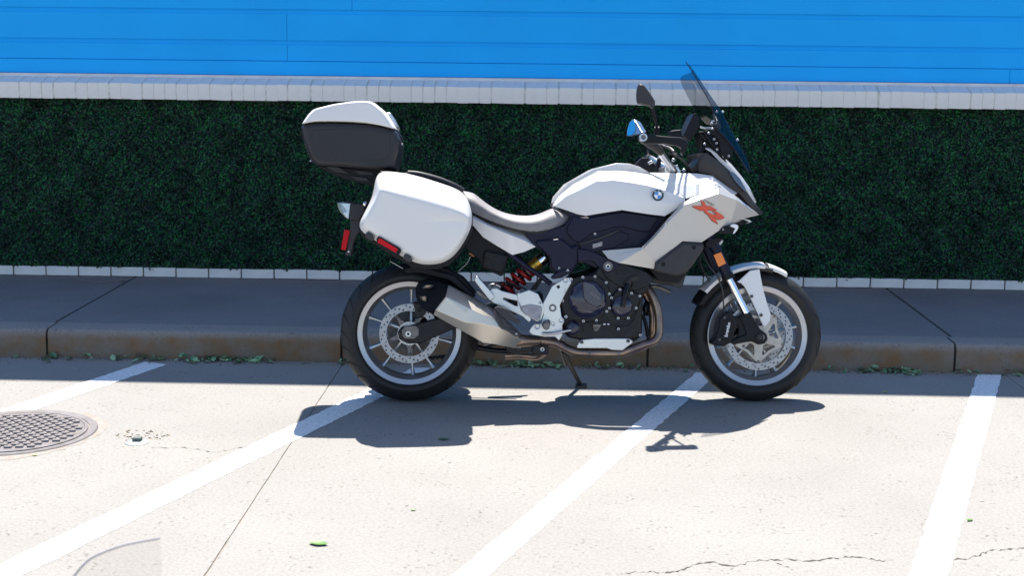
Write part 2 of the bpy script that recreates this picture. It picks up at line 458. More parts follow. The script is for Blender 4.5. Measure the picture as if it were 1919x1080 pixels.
# ---- building: brick plinth, rowlock sill, blue boards
bld = tag(empty('building', (0, WY, 0)), 'blue boarded building with a white painted brick sill and plinth behind the hedge panel', 'building')
HEDGE0, HEDGE1 = .200, 1.222
CAPZ0, CAPZ1, CAPZ2 = 1.222, 1.316, 1.352
ROOFZ = 4.90
box('plinth_wall', (0, .13, .66), (12.4, .18, 1.24), M_MORTD, bld)
box('mortar_bed', (0, .010, .17), (12.4, .060, .062), M_MORTD, bld)
br = None
X = -6.3; px0 = gy(350/3, 500, WY-.03).x % .2
i = 0
while X < 6.1:
    xx = X + px0
    if br is None:
        br = box('brick', (0, 0, 0), (.192, .06, .055), M_BRICKW, bld, bevel=.003); o = br
    else:
        o = br.copy(); COL.objects.link(o)
    o.location = (xx+.1, -.004+random.uniform(-.002, .002), .1735+random.uniform(-.001, .001))
    o.rotation_euler = (0, random.uniform(-.004, .004), random.uniform(-.008, .008))
    X += .2
# rowlock sill: headers on edge with a sloping top
hexa('sill_bed', -6.15, 6.15, [(-.0855, CAPZ0+.005), (-.0855, CAPZ1-.0035), (.030, CAPZ2-.0035), (.030, CAPZ0+.005)], M_MORTAR, bld)
cap = None; X = -6.0515
while X < 6.1:
    if cap is None:
        cap = hexa('sill_brick', -.0324, .0324, [(-.088, CAPZ0), (-.088, CAPZ1), (.026, CAPZ2), (.026, CAPZ0)], M_BRICKW, bld, bevel=.003); o = cap
    else:
        o = cap.copy(); COL.objects.link(o)
    o.location = (X, random.uniform(-.0012, .0012), random.uniform(-.0015, .0015))
    o.rotation_euler = (0, random.uniform(-.005, .005), random.uniform(-.005, .005))
    X += .0665
box('flashing', (0, .045, CAPZ2+.004), (12.3, .045, .022), M_FLASH, bld, bevel=.002)
box('wall_core', (0, .155, (1.2+ROOFZ)/2), (12.4, .13, ROOFZ-1.2), M_GAP, bld)
TRZ = 1.452
def board(x0, x1, z0, z1, y0=.062, lean=.004):
    return hexa('siding_board', x0+.0007, x1-.0007, [(y0, z0), (y0+lean, z1), (.095, z1), (.095, z0)], M_BLUE, bld, bevel=.0016)
jx = gy(538, 60, WY+.06).x; jx2 = gy(660, 10, WY+.06).x; jx3 = gy(1893, 130, WY+.06).x
def row(z0, z1, joints, **k):
    xs = [-6.2] + joints + [6.2]
    for a, b in zip(xs, xs[1:]): board(a, b, z0, z1, **k)
row(CAPZ2+.0165, TRZ, [jx3], y0=.050)
row(TRZ+.002, 1.549, [jx])
row(1.5755, 1.7305, [jx])
z = 1.757; k_ = 0
hexa('board_tongue', -6.2, 6.2, [(.072, 1.549), (.075, 1.5755), (.09, 1.5755), (.09, 1.549)], M_BLUE, bld)
hexa('board_tongue', -6.2, 6.2, [(.072, 1.7305), (.075, 1.757), (.09, 1.757), (.09, 1.7305)], M_BLUE, bld)
while z < ROOFZ-.2:
    row(z, z+.1555, [jx2 + (0 if k_ % 2 == 0 else 1.3)])
    hexa('board_tongue', -6.2, 6.2, [(.072, z+.1555), (.075, z+.182), (.09, z+.182), (.09, z+.1555)], M_BLUE, bld)
    z += .182; k_ += 1
SHADOW_Y = 6.40
# the parapet edge that throws the shade line on the road
box('parapet', (0, .12, ROOFZ+.06), (12.6, .24, .12), M_FLASH, bld, bevel=.01)
box('flat_roof', (0, 3.2, ROOFZ-.15), (12.4, 6, .2), M_ROOF, bld)
box('side_wall', (-6.1, 3.2, ROOFZ/2), (.2, 6, ROOFZ-.3), M_MORTAR, bld)
box('side_wall', (6.1, 3.2, ROOFZ/2), (.2, 6, ROOFZ-.3), M_MORTAR, bld)

# ---- artificial hedge
hedge = tag(empty('artificial_hedge', (0, WY-.02, HEDGE0)), 'dark green artificial boxwood hedge panel fixed to the wall under the white sill', 'hedge')
box('backing_board', (0, .035, (HEDGE1-HEDGE0)/2+.002), (12.2, .012, HEDGE1-HEDGE0-.012), M_BACK, hedge)
def leaves(n, x0, x1, z0, z1, ln, wd, name, m, parent):
    x = rng.uniform(x0, x1, n); z = rng.uniform(z0, z1, n)
    f = lambda a, b, p: np.sin(a*x+p)*np.sin(b*z+p*1.7)
    relief = .5 + .2*f(9, 11, .3) + .2*f(17, 14, 1.9) + .25*f(37, 33, 4.1) + .2*f(61, 71, 2.2)
    y = .020 - .050*np.clip(relief, 0, 1)*rng.uniform(.25, 1, n)
    nd = np.stack([rng.normal(0, .55, n), -np.ones(n), rng.normal(.35, .55, n)], 1); nd /= np.linalg.norm(nd, axis=1)[:, None]
    t = rng.normal(0, 1, (n, 3)); t -= (t*nd).sum(1)[:, None]*nd; t /= np.linalg.norm(t, axis=1)[:, None]
    s = np.cross(nd, t)
    c = np.stack([x, y, z], 1)
    l = ln*rng.uniform(.6, 1.15, n)[:, None]; w = wd*rng.uniform(.6, 1.15, n)[:, None]
    V = np.stack([c - t*l*.5, c + s*w*.5 + nd*w*.22, c + t*l*.5, c - s*w*.5 + nd*w*.22], 1).reshape(-1, 3)
    hang = np.repeat(rng.uniform(.002, .020, n)*(rng.random(n) < .5), 4); V[:, 2] = np.clip(V[:, 2] - hang*(V[:, 2] < z0+.015), z0-.024, z1+.002)
    b = np.arange(n)*4
    Fc = np.stack([b, b+1, b+2, b, b+2, b+3], 1).reshape(-1)
    me = bpy.data.meshes.new(name)
    me.vertices.add(n*4); me.vertices.foreach_set('co', V.ravel())
    me.loops.add(n*6); me.loops.foreach_set('vertex_index', Fc.astype(np.int32))
    me.polygons.add(n*2); me.polygons.foreach_set('loop_start', np.arange(0, n*6, 3, dtype=np.int32))
    me.polygons.foreach_set('loop_total', np.full(n*2, 3, dtype=np.int32))
    me.update(calc_edges=True); me.validate()
    o = link(name, me, m, parent); o['kind'] = 'stuff'
    return o
leaves(320000, -6.05, 6.05, .002, HEDGE1-HEDGE0-.004, .0175, .012, 'leaves', M_LEAF, hedge)

# ---- manhole cover
t_, b_ = gz(90, 771), gz(20, 857)
mr_ = (t_.y - b_.y)/2
mc = Vector((gz(184, 806).x - mr_, (t_.y + b_.y)/2, 0))
man = tag(empty('manhole_cover', mc), 'round cast iron manhole cover with raised tread blocks at the left edge', 'manhole')
IDR = Matrix.Rotation(R(90), 4, 'X')
lathe('frame_ring', [(mr_-.030, -.008), (mr_-.030, .004), (mr_, .0055), (mr_+.004, .001), (mr_+.004, -.008)], Matrix.Rotation(R(90), 4, 'X').inverted() @ Matrix.Rotation(R(180), 4, 'X') if False else Matrix(((1, 0, 0, 0), (0, 0, 1, 0), (0, 1, 0, 0), (0, 0, 0, 1))), M_IRON, man, n=72)
ZAX = Matrix(((1, 0, 0, 0), (0, 0, 1, 0), (0, 1, 0, 0), (0, 0, 0, 1)))   # lathe axis Y -> up
cov = lathe('cover_plate', [(0.0001, .0045), (mr_-.05, .0045), (mr_-.048, .0065), (mr_-.036, .0065), (mr_-.034, .0)], ZAX, M_IRON, man, n=72)
blk = None; a = R(12)
for i in range(-9, 10):
    for j in range(-11, 12):
        u = i*.043 + (.0215 if j % 2 else 0); v = j*.0335
        if math.hypot(u, v) > mr_-.068: continue
        if blk is None:
            blk = hexa('tread_block', -.0145, .0145, [(-.0135, .003), (-.0105, .0115), (.0105, .0115), (.0135, .003)], M_IRON, man); o = blk
        else:
            o = blk.copy(); COL.objects.link(o)
        o.location = (u*math.cos(a)-v*math.sin(a), u*math.sin(a)+v*math.cos(a), 0); o.rotation_euler = (0, 0, a)
vs = [(0, 0, .0008)]; N = 64; r_ = random.Random(5)
for k in range(N):
    rr = mr_ + .014 + r_.random()*.022 + .012*math.sin(3*k/N*6.28)
    vs.append((rr*math.cos(2*math.pi*k/N), rr*math.sin(2*math.pi*k/N)*1.05-.015, .0008))
rs_ = mk('rust_stain', [(v[0]+mc.x, v[1]+mc.y, v[2]) for v in vs], [(0, k+1, (k+1) % N+1) for k in range(N)], M_RUST, road)

# ---- survey marker
um = gz(257, 830)
mk_o = tag(empty('utility_marker', um), 'small pale disc marker with a dark square stud set in the concrete', 'marker')
lathe('marker_disc', [(.0001, .006), (.036, .0055), (.047, .002), (.048, -.002)], ZAX, mat('marker_metal', (.27, .29, .29), .5, metal=.2), mk_o, n=32)
box('stud', (.0, .008, .0125), (.034, .030, .016), mat('stud_iron', (.10, .12, .11), .6), mk_o, bevel=.003)
def grit(n, c, rx, ry, name, m, s=(.004, .012)):
    bm = bmesh.new(); r_ = random.Random(n)
    for _ in range(n):
        an, q = r_.random()*6.283, math.sqrt(r_.random())
        p = Vector((c.x+rx*q*math.cos(an), c.y+ry*q*math.sin(an), 0)); e = r_.uniform(*s)
        v = [bm.verts.new(p + Vector((r_.uniform(-1, 1)*e, r_.uniform(-1, 1)*e, z_))) for z_ in (.0005, .0005, .0005, e*.5)]
        for f in ((0, 1, 2), (0, 1, 3), (1, 2, 3), (0, 2, 3)): bm.faces.new([v[i] for i in f])
    return tag(fin(name, bm, m), kind='stuff')
M_GRIT = mat('grit', (.36, .30, .22), .9, var=.5, vscale=60)
tag(grit(70, gz(268, 817), .12, .08, 'loose_grit', M_GRIT), 'patch of loose crumbled grit behind the pale disc marker', 'grit')

# ---- fallen leaves
M_GREENL = mat('green_leaf', (.10, .22, .035), .5, col2=(.06, .15, .02), vscale=40)
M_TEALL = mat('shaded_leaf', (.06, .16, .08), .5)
M_YELL = mat('yellow_leaf', (.45, .42, .10), .6)
def leaf(px, py, L, rz, m, label, name='fallen_leaf', curl=.3):
    p = gz(px, py); rows = []; n = 7
    for i in range(n):
        t = i/(n-1); w = math.sin(math.pi*min(1, t*.97+.03))**.8*L*.26 + .0004
        zc = .0025 + curl*L*(t-.5)**2*.9
        rows.append([Vector((t*L-L/2, s*w, zc + abs(s)*w*curl*.9)) for s in (-1, -.5, 0, .5, 1)])
    mw = Matrix.Rotation(R(rz), 4, 'Z')
    o = grid(name, [[mw @ v for v in r] for r in rows], m, None, smooth=60)
    o.location = (p.x, p.y, 0); 
    tag(o, label, 'leaf', 'loose fallen leaves on the road')
leaf(598, 1022, .064, -12, M_GREENL, 'curled bright green leaf lying on the sunlit concrete near the bottom edge')
leaf(832, 825, .050, 5, M_TEALL, 'green leaf lying inside the shadow of the side case')
leaf(1660, 736, .030, 0, M_YELL, 'tiny yellowish leaf on the concrete right of the front tyre')
leaf(775, 958, .020, 20, M_GREENL, 'tiny dark leaf scrap in the middle of the empty parking bay')
leaf(1818, 977, .028, 40, M_GREENL, 'small twiggy leaf scrap right of the rightmost parking line')
leaf(66, 855, .022, 0, M_YELL, 'tiny yellow leaf at the near rim of the manhole cover')

# ---- leaf litter and weeds in the gutter
def litter():
    V = []; Fc = []; r_ = random.Random(21)
    runs = [(85, 180, 30), (210, 310, 40), (330, 520, 130), (420, 500, 40), (640, 660, 14), (880, 1060, 120), (960, 1050, 40), (1080, 1215, 40), (1230, 1330, 16), (1540, 1580, 12), (1600, 1720, 110), (1655, 1700, 30), (1780, 1830, 14), (1880, 1960, 20), (0, 60, 6)]
    for a, b, n in runs:
        for _ in range(int(n*.7)):
            px = r_.uniform(a, b); t = px/1919; base = gz(px, 668 + 29*t)
            d = abs(r_.gauss(0, .035)) + .004
            c = Vector((base.x, KY - d, .004 + r_.random()*.022*math.exp(-d*18)))
            L = r_.uniform(.010, .030) if r_.random() < .72 else r_.uniform(.032, .052)
            nd = Vector((r_.gauss(0, .5), r_.gauss(-.3, .5), 1)).normalized(); t_ = nd.orthogonal(); t_.rotate(Matrix.Rotation(r_.random()*6.28, 3, nd)); t_.normalize(); s = nd.cross(t_)
            k = len(V)
            P_ = [c - t_*L*.5, c - t_*L*.15 + s*L*.28 + nd*L*.1, c + t_*L*.25 + s*L*.24 + nd*L*.1, c + t_*L*.5, c + t_*L*.25 - s*L*.24 + nd*L*.1, c - t_*L*.15 - s*L*.28 + nd*L*.1]
            V += [(p.x, min(p.y, KY-.002), max(p.z, .002)) for p in P_]
            Fc += [(k, k+1, k+2, k+3), (k, k+3, k+4, k+5)]
    o = mk('leaf_litter', V, Fc, M_LITTER)
    tag(o, 'green leaf litter and small weeds along the foot of the kerb', 'leaf litter', kind='stuff')
litter()
sb = []
tag(grit(900, Vector((0, KY-.035, 0)), 3.6, .035, 'gutter_dirt', mat('gutter_dirt', (.10, .085, .06), .95), (.003, .009)), 'dark dirt crumbs lying in the gutter along the kerb', 'dirt')

tag(grit(700, Vector((0, WY-.045, 0)), 4.2, .012, 'wall_foot_dirt', MATS['gutter_dirt'], (.003, .008)), 'dark dirt line on the sidewalk along the foot of the white bricks', 'dirt').location = (0, 0, KZ+.0015)
tw = [gz(130, 519, KZ+.004), gz(165, 527, KZ+.004), gz(200, 528, KZ+.006), gz(238, 524, KZ+.004)]
tag(tube('dry_twig', tw, .0016, mat('twig', (.30, .24, .20), .8), None, n=6), 'thin dry twig lying on the sidewalk near the left joint', 'twig')
def walk_leaf(px, py, L, rz, label):
    leaf(px, py, L, rz, M_TEALL, label); o = bpy.data.objects[-1] if False else [q for q in bpy.data.objects if q.get('label') == label][0]
    p = gz(px, py, KZ); o.location = (p.x, p.y, KZ+.001)
walk_leaf(162, 562, .022, 10, 'tiny green leaf on the shaded sidewalk left of the joint')
walk_leaf(233, 529, .040, 40, 'green leaf lying on the left sidewalk joint near the wall')

# ---- clear screen poking into the corner
SY = 2.45
pts = [(128, 1098), (140, 1080), (165, 1052), (195, 1036), (240, 1021), (300, 1010), (303, 1045), (306, 1098)]
P3 = [gy(x, y, SY) for x, y in pts]
P3 += [Vector((P3[-1].x, SY, .10)), Vector((P3[0].x-.02, SY, .10))]
scr = tag(empty('clear_screen', (sum(p.x for p in P3)/len(P3), SY, 0)), 'clear plastic screen with a curved top poking into the bottom left corner', 'screen')
c0 = scr.location
def loc(p): return Vector(p) - Vector(c0)
n = len(P3)
sc_ = mk('pane', [loc(p) + Vector((0, d, 0)) for d in (-.0015, .0015) for p in P3], [tuple(range(n)), tuple(range(2*n-1, n-1, -1))], M_ACRYL, scr)
tube('edge_trim', [loc(p) for p in P3[:6]], .0022, M_EDGE, scr, n=8)
box('base_foot', loc(((P3[0].x+P3[5].x)/2, SY, .055)), (.20, .10, .11), M_BLK, scr, bevel=.01)

# ================================================================== MOTORCYCLE
LEAN, STEER = 7.0, 1.0
rc = gz(767, 758) + Vector((0, .065, 0)); fc = gz(1417, 756) + Vector((0, .045, 0))
byaw = math.atan2(fc.y - rc.y, fc.x - rc.x)
BM = Matrix.Translation(rc) @ Matrix.Rotation(byaw, 4, 'Z') @ Matrix.Rotation(R(-LEAN), 4, 'X')
BI = BM.inverted()
bike = empty('motorcycle'); bike.matrix_world = BM
tag(bike, 'white touring motorcycle with side cases and top case leaning on its stand by the kerb', 'motorcycle')
def P(px, py, y):
    o, d = BI @ CAM_P, BI.to_3x3() @ ray(px, py)
    return o + d*((y - o.y)/d.y)
AX0 = P(1262, 330, 0)
SM = Matrix.Translation(AX0) @ Matrix.Rotation(R(STEER), 4, Vector((-math.sin(R(25.5)), 0, math.cos(R(25.5))))) @ Matrix.Translation(-AX0)
SI = SM.inverted()
def Sraw(px, py, y):
    o, d = SI @ (BI @ CAM_P), (SI @ BI).to_3x3() @ ray(px, py)
    return o + d*((y - o.y)/d.y)
def S(px, py, y): return SM @ Sraw(px, py, y)
def crop(x0, y0, s, fn=P): return lambda u, v, y: fn(x0+u/s, y0+v/s, y)
A = crop(540, 160, 2.842); B = crop(840, 280, 4.5); C = crop(1100, 80, 2.842); D = crop(1080, 300, 4.153)
E_ = crop(620, 480, 3.6); F = crop(1270, 460, 3.376, S); G = crop(760, 460, 3.856); Hh = crop(980, 460, 3.856)
I1 = crop(600, 360, 6.75); I2 = crop(1160, 140, 5.4, S); I2b = crop(1160, 140, 5.4); I3 = crop(1260, 100, 4.5); I4 = crop(860, 420, 7.715)
I5 = crop(1040, 500, 6.75); I6 = crop(1320, 380, 7.714); I8 = crop(680, 560, 7.717); DS = crop(1080, 300, 4.153, S); I6S = crop(1320, 380, 7.714, S)
_tube = tube
def tube(name, pts, r, m, parent=None, **k): return _tube(name, pts, r, m, parent or bike, **k)
NRM = Matrix.Rotation(R(90), 4, 'X')            # drawing plane XY -> XZ, facing -Y (towards the viewer)

def plate(name, fn, pts, y, th, m, parent=bike, bevel=.003, seg=2, far=False, inset=None):
    # outline measured at lateral y, thickness th away from the viewer
    f = [fn(u, v, y) for u, v in pts]
    dv = (SM.to_3x3() @ Vector((0, 1, 0))) if fn in (F, I2, DS, I6S) else Vector((0, 1, 0))
    r = [f, [p + dv*th for p in f]]
    o = rings(name, r, m, parent, bevel=bevel, seg=seg)
    if far: mirrored(o)
    return o
def pillow(name, fn, pts, yref, layers, m, parent=bike, bevel=.004, seg=2, subsurf=0):
    # body with the side outline pts (at yref); layers = (y, scale) from near to far
    f = [fn(u, v, yref) for u, v in pts]; c = sum(f, Vector())/len(f)
    st = fn in (F, I2, DS, I6S)
    loc_ = [SI @ p for p in f] if st else f; cl = SI @ c if st else c
    rr = []
    for y, s in layers:
        ring = [Vector((cl.x+(p.x-cl.x)*s, y, cl.z+(p.z-cl.z)*s)) for p in loc_]
        rr.append([SM @ p for p in ring] if st else ring)
    return rings(name, rr, m, parent, bevel=bevel, seg=seg, subsurf=subsurf)
_b = {}
def bolt(p, r, parent, m=M_ALU, steer=False):
    key = m.name
    if key not in _b:
        _b[key] = lathe('bolt', [(.0001, .25), (.40, .25), (.45, -.35), (.8, -.42), (.98, -.2), (1., .6)], Matrix(), m, parent, n=14)
        o = _b[key]
        dk = lathe('t', [(.0001, .22), (.42, .22)], Matrix(), M_BLACKP, None, n=8)
        # dark socket joined in the bolt mesh
        me = o.data; me.materials.append(M_BLACKP)
        bm = bmesh.new(); bm.from_mesh(me); nf = len(bm.faces); bm.from_mesh(dk.data)
        bm.faces.ensure_lookup_table()
        for f in list(bm.faces)[nf:]: f.material_index = 1
        bm.to_mesh(me); bm.free(); bpy.data.objects.remove(dk)
    else:
        o = _b[key].copy(); COL.objects.link(o)
    o.parent = parent; o.location = p; o.scale = (r, r, r)
    if steer: o.rotation_euler = SM.to_euler()
    return o
def ring_at(name, p, r1, r0, y0, y1, m, parent, n=28, steer=False):
    mw = Matrix.Translation(p) @ (SM.to_3x3().to_4x4() if steer else Matrix())
    return lathe(name, [(r0, y1), (r0, y0), (r1, y0), (r1, y1)], mw, m, parent, n=n)
def disc_at(name, p, r, th, m, parent, n=28, steer=False, dome=0.):
    mw = Matrix.Translation(p) @ (SM.to_3x3().to_4x4() if steer else Matrix())
    return lathe(name, [(.0001, -dome), (r*.5, -dome*.8), (r*.86, -dome*.1), (r*.95, 0), (r, .15*th), (r, th)], mw, m, parent, n=n)

# ---------------------------------------------------------------- wheels
def wheel(name, center, mw, Rt, half, rim_r, parent, spoke0, wide, tread_n, seed, disc_r):
    w = parent
    crown = Rt - rim_r
    prof = []
    for k in range(15):
        an = -math.pi*.62 + math.pi*1.24*k/14
        prof.append((Rt - half*.95 + half*.95*math.cos(an)*1.0, half*math.sin(an)))
    base = rim_r - .004
    rc_ = half*.95
    pr = [(base, -half*.74), (base+.010, -half*.86), (base+.03, -half*.985)] + [(Rt - rc_ + rc_*math.cos(R(an)), half*math.sin(R(an))) for an in range(-80, 81, 10)] + [(base+.03, half*.985), (base+.010, half*.86), (base, half*.74)]
    ty = lathe('tyre', pr, mw, M_TIRE, w, n=96, smooth=40)
    # tread grooves, curved cuts across the shoulder
    bm = bmesh.new()
    for k in range(tread_n):
        for sgn in (-1, 1):
            a0 = 2*math.pi*(k + (.5 if sgn > 0 else 0))/tread_n
            q = []
            for i in range(9):
                t = i/8; ph = R(8 + 58*t); an = a0 + .16*t*t - .05*math.sin(3*t)
                wd = .0052*math.sin(math.pi*min(1, .08+t*.92))/Rt + .0004
                rr = Rt - rc_ + (rc_+.0007)*math.cos(ph); yy = sgn*(half+.0006)*math.sin(ph)
                q.append([mw @ Vector((rr*math.cos(an+s*wd), yy, rr*math.sin(an+s*wd))) for s in (-1, 1)])
            vv = [[bm.verts.new(p) for p in r] for r in q]
            for i in range(8): bm.faces.new((vv[i][0], vv[i][1], vv[i+1][1], vv[i+1][0]))
    tg = fin('tread_grooves', bm, M_GROOVE, ty); tg['kind'] = 'stuff'
    # rim hoop
    h = half*.74
    rp = [(rim_r-.001, -h-.006), (rim_r+.004, -h-.003), (rim_r+.003, -h+.003), (rim_r-.006, -h+.006), (rim_r-.018, -h*.55), (rim_r-.018, h*.55), (rim_r-.006, h-.006), (rim_r+.003, h-.003), (rim_r+.004, h+.003), (rim_r-.001, h+.006), (rim_r-.022, h+.001), (rim_r-.034, h*.62), (rim_r-.038, h*.5), (rim_r-.038, -h*.5), (rim_r-.034, -h*.62), (rim_r-.022, -h-.001)]
    rim = lathe('rim', rp, mw, M_RIM, w, n=96, closed=True, smooth=30)
    lathe('hub', [(.028, -wide), (.034, -wide), (.036, -wide*.5), (.045, -.012), (.045, .012), (.036, wide*.5), (.034, wide), (.028, wide)], mw, M_DALU, w, n=36)
    for k in range(5):
        for s in (-1, 1):
            an = R(spoke0 + 72*k + s*15); ai = R(spoke0 + 72*k + s*9)
            p0 = Vector((.040*math.cos(ai), 0, .040*math.sin(ai))); p1 = Vector(((rim_r-.034)*math.cos(an), 0, (rim_r-.034)*math.sin(an)))
            d = (p1-p0).normalized(); n_ = Vector((-d.z, 0, d.x)); rr = []
            for t, wdt, dep in ((0, .011, .024), (.35, .007, .019), (.75, .006, .016), (.92, .008, .018), (1., .013, .022)):
                c = p0.lerp(p1, t)
                rr.append([mw @ (c + n_*a_*wdt + Vector((0, b_*dep, 0))) for a_, b_ in ((-1, -.5), (-.45, -1), (.45, -1), (1, -.5), (1, .5), (.45, 1), (-.45, 1), (-1, .5))])
            rings('spoke', rr, M_RIM, w, smooth=40)
    return ty, rim
def brake_disc(mw, r1, r0, y, parent, nh, th=.005):
    loops = [circ(0, 0, r1, 72), circ(0, 0, r0, 72)]
    band = r1 - r0
    for k in range(nh):
        a_ = 2*math.pi*k/nh; f = (.78, .25, .52)[k % 3]
        loops.append(circ((r0+band*f)*math.cos(a_), (r0+band*f)*math.sin(a_), .0042, 9))
    return holed('brake_disc', loops, th, mw @ Matrix.Translation((0, y, 0)) @ NRM, M_DISC, parent)

# rear wheel
ra = P(767.2, 626, -.10)
RC = Vector((ra.x, 0, ra.z)); R_R = RC.z
rw = empty('rear_wheel'); rw.parent = bike
MW = Matrix.Translation(RC)
wheel('rear', RC, MW, R_R, .088, .2285, rw, 145, .085, 26, 1, .131)
brake_disc(MW, .131, .100, -.088, rw, 45)
for k in range(5):                       # disc carrier arms with buttons
    an = R(126 + 72*k); d = Vector((math.cos(an), 0, math.sin(an))); t_ = Vector((-d.z, 0, d.x)); c = Vector((0, -.083, 0))
    rr = [[MW @ (c + d*r_ + t_*w_*s_ + Vector((0, yy, 0))) for s_, yy in ((-1, .004), (-.7, -.004), (.7, -.004), (1, .004))] for r_, w_ in ((.045, .022), (.075, .008), (.088, .009), (.100, .013))]
    rings('disc_carrier', rr, M_DALU, rw, smooth=40)
    bolt(MW @ (c + d*.092 + Vector((0, -.007, 0))), .0075, rw, M_DALU)
lathe('abs_ring', [(.036, -.088), (.051, -.088), (.052, -.084), (.036, -.084)], MW, M_ALU, rw, n=48)
for k in range(44):
    an = 2*math.pi*k/44
    if k == 0: sl = box('abs_slot', (0, 0, 0), (.0090, .001, .0028), M_BLACKP, rw); o = sl
    else: o = sl.copy(); COL.objects.link(o)
    o.location = MW @ Vector((.0445*math.cos(an), -.0885, .0445*math.sin(an))); o.rotation_euler = (0, -an, 0)
lathe('sprocket', [(.04, .095), (.105, .095), (.105, .103), (.04, .103)], MW, M_DALU, rw, n=60, closed=True)
M_CARR = mat('carrier_alloy', (.42, .40, .37), .4, metal=.7, var=.2, vscale=40)
# front wheel
fa = Sraw(1424, 631, -.085)
FCc = Vector((fa.x, 0, fa.z))
MF = SM @ Matrix.Translation(FCc)
wc = BM @ MF @ Vector((0, 0, 0)); wax = (BM @ MF).to_3x3() @ Vector((0, 1, 0))
R_F = wc.z / math.sqrt(1 - wax.z**2)
print('RADII', R_R, R_F, 'wheelbase', (BM @ RC - wc).length)
fw = empty('front_wheel'); fw.parent = bike
wheel('front', FCc, MF, R_F, .060, .2235, fw, 213, .050, 22, 2, .153)
for sy in (-1, 1):
    brake_disc(MF, .152, .121, .072*sy, fw, 60)
    star = []
    for k in range(5):
        for da, r_ in ((-9, .108), (0, .120), (9, .108), (36, .088)): star.append((r_*math.cos(R(53+72*k+da)), r_*math.sin(R(53+72*k+da))))
    wins = [[(r_*math.cos(R(89+72*k+da)), r_*math.sin(R(89+72*k+da))) for da, r_ in ((-11, .046), (11, .046), (25, .082), (22, .090), (0, .078), (-22, .090), (-25, .082))] for k in range(5)]
    holed('disc_carrier', [star, circ(0, 0, .028, 24)] + wins, .008, MF @ Matrix.Translation((0, .066*sy, 0)) @ NRM, M_CARR, fw, bev=.0015)
    for k in range(5):
        an = R(53 + 72*k); d = Vector((math.cos(an), 0, math.sin(an))); c = Vector((0, .066*sy, 0))
        lathe('disc_button', [(.0001, .006*sy), (.009, .006*sy), (.010, 0), (.010, -.006*sy)], MF @ Matrix.Translation(c + d*.116), M_DALU, fw, n=16)
    lathe('hub_flange', [(.030, .07*sy), (.046, .07*sy), (.047, .060*sy), (.03, .06*sy)], MF, M_ALU, fw, n=40)

# ---------------------------------------------------------------- rear end: swingarm, silencer
swing = plate('swingarm', E_, [(452, 512), (480, 478), (540, 470), (700, 425), (850, 405), (1100, 330), (1400, 260), (1430, 340), (1150, 430), (835, 492), (610, 590), (520, 592), (460, 560)], -.115, .03, M_ENG, bevel=.006, far=True)
plate('swingarm_bridge', E_, [(960, 380), (1100, 330), (1430, 250), (1440, 340), (1100, 430)], -.085, .17, M_ENG, bevel=.006)
ax = plate('axle_block', E_, [(482, 500), (500, 475), (575, 470), (597, 490), (595, 540), (560, 562), (500, 560), (484, 540)], -.1235, .008, M_DALU, bevel=.003)
ring_at('axle_nut', E_(524, 526, -.125), .0135, .0068, -.006, .01, M_ALU, ax, n=6)
disc_at('axle_bore', E_(524, 526, -.124), .0068, .004, M_BLACKP, ax)
rcal = plate('rear_caliper', E_, [(555, 318), (575, 308), (600, 325), (640, 335), (655, 360), (640, 395), (610, 415), (570, 425), (560, 400), (570, 370)], -.125, .05, M_ENG, bevel=.005)
bolt(E_(602, 362, -.127), .0095, rcal, M_ENG); bolt(E_(570, 410, -.127), .006, rcal, M_ENG)
for i, (u, v) in enumerate(((660, 695), (690, 690), (720, 684), (750, 681), (775, 678))):
    q = E_(u, v, .10)
    o = lathe('chain_link', [(.004, -.006), (.0095, -.006), (.0095, .006), (.004, .006)], Matrix.Translation(q), M_ENG, bike, n=12, closed=True)
tube('chain_run', [E_(560, 700, .10), E_(800, 672, .10), E_(1250, 560, .10)], .007, M_ENG, n=8, sub=1)

# silencer: facetted steel body with black end cap
T0, M0, C0, B0 = (315, 290), (297, 372), (222, 468), (208, 505)
sec = [
 [(315, 285, -.15), (315, 290, -.215), (297, 372, -.285), (222, 468, -.285), (208, 505, -.262), (208, 500, -.15)],
 [(490, 375, -.15), (490, 382, -.215), (460, 455, -.292), (430, 558, -.295), (405, 617, -.272), (405, 610, -.15)],
 [(560, 415, -.15), (560, 420, -.21), (560, 505, -.290), (560, 568, -.292), (565, 708, -.262), (565, 700, -.15)],
 [(625, 450, -.14), (625, 455, -.195), (650, 530, -.272), (690, 600, -.275), (640, 716, -.250), (640, 705, -.14)],
 [(740, 545, -.13), (740, 550, -.17), (760, 600, -.225), (790, 650, -.228), (760, 738, -.195), (760, 730, -.13)],
 [(835, 635, -.12), (835, 640, -.15), (838, 660, -.185), (840, 690, -.19), (835, 745, -.165), (835, 740, -.12)]]
sil = rings('silencer', [[G(*q) for q in s] for s in sec], M_STEEL, bike, bevel=.003)
mk('silencer_rib', [G(305, 385, -.289), G(460, 470, -.2965), G(440, 487, -.2975), G(295, 408, -.289), G(300, 396, -.281)], [(0, 1, 2, 3), (0, 4, 3), (0, 1, 4), (3, 4, 2), (1, 2, 4)], M_STEEL, sil)
tube('weld_seam', [G(313, 291, -.217), G(296, 373, -.288), G(221, 469, -.288), G(206, 507, -.24)], .0022, M_STEEL, sil, sub=1, n=8)
cap_pts = [(315, 290), (240, 256), (160, 245), (95, 268), (70, 310), (76, 370), (98, 440), (140, 470), (205, 505), (222, 468), (297, 372)]
yy = [-.205, -.20, -.20, -.20, -.21, -.235, -.25, -.25, -.235, -.28, -.28]
f0 = [G(u, v, y) for (u, v), y in zip(cap_pts, yy)]
cc = sum(f0, Vector())/len(f0)
ec = rings('end_cap', [f0, [Vector((p.x, -.13, p.z)) for p in f0]], M_BLK, sil, bevel=.006)
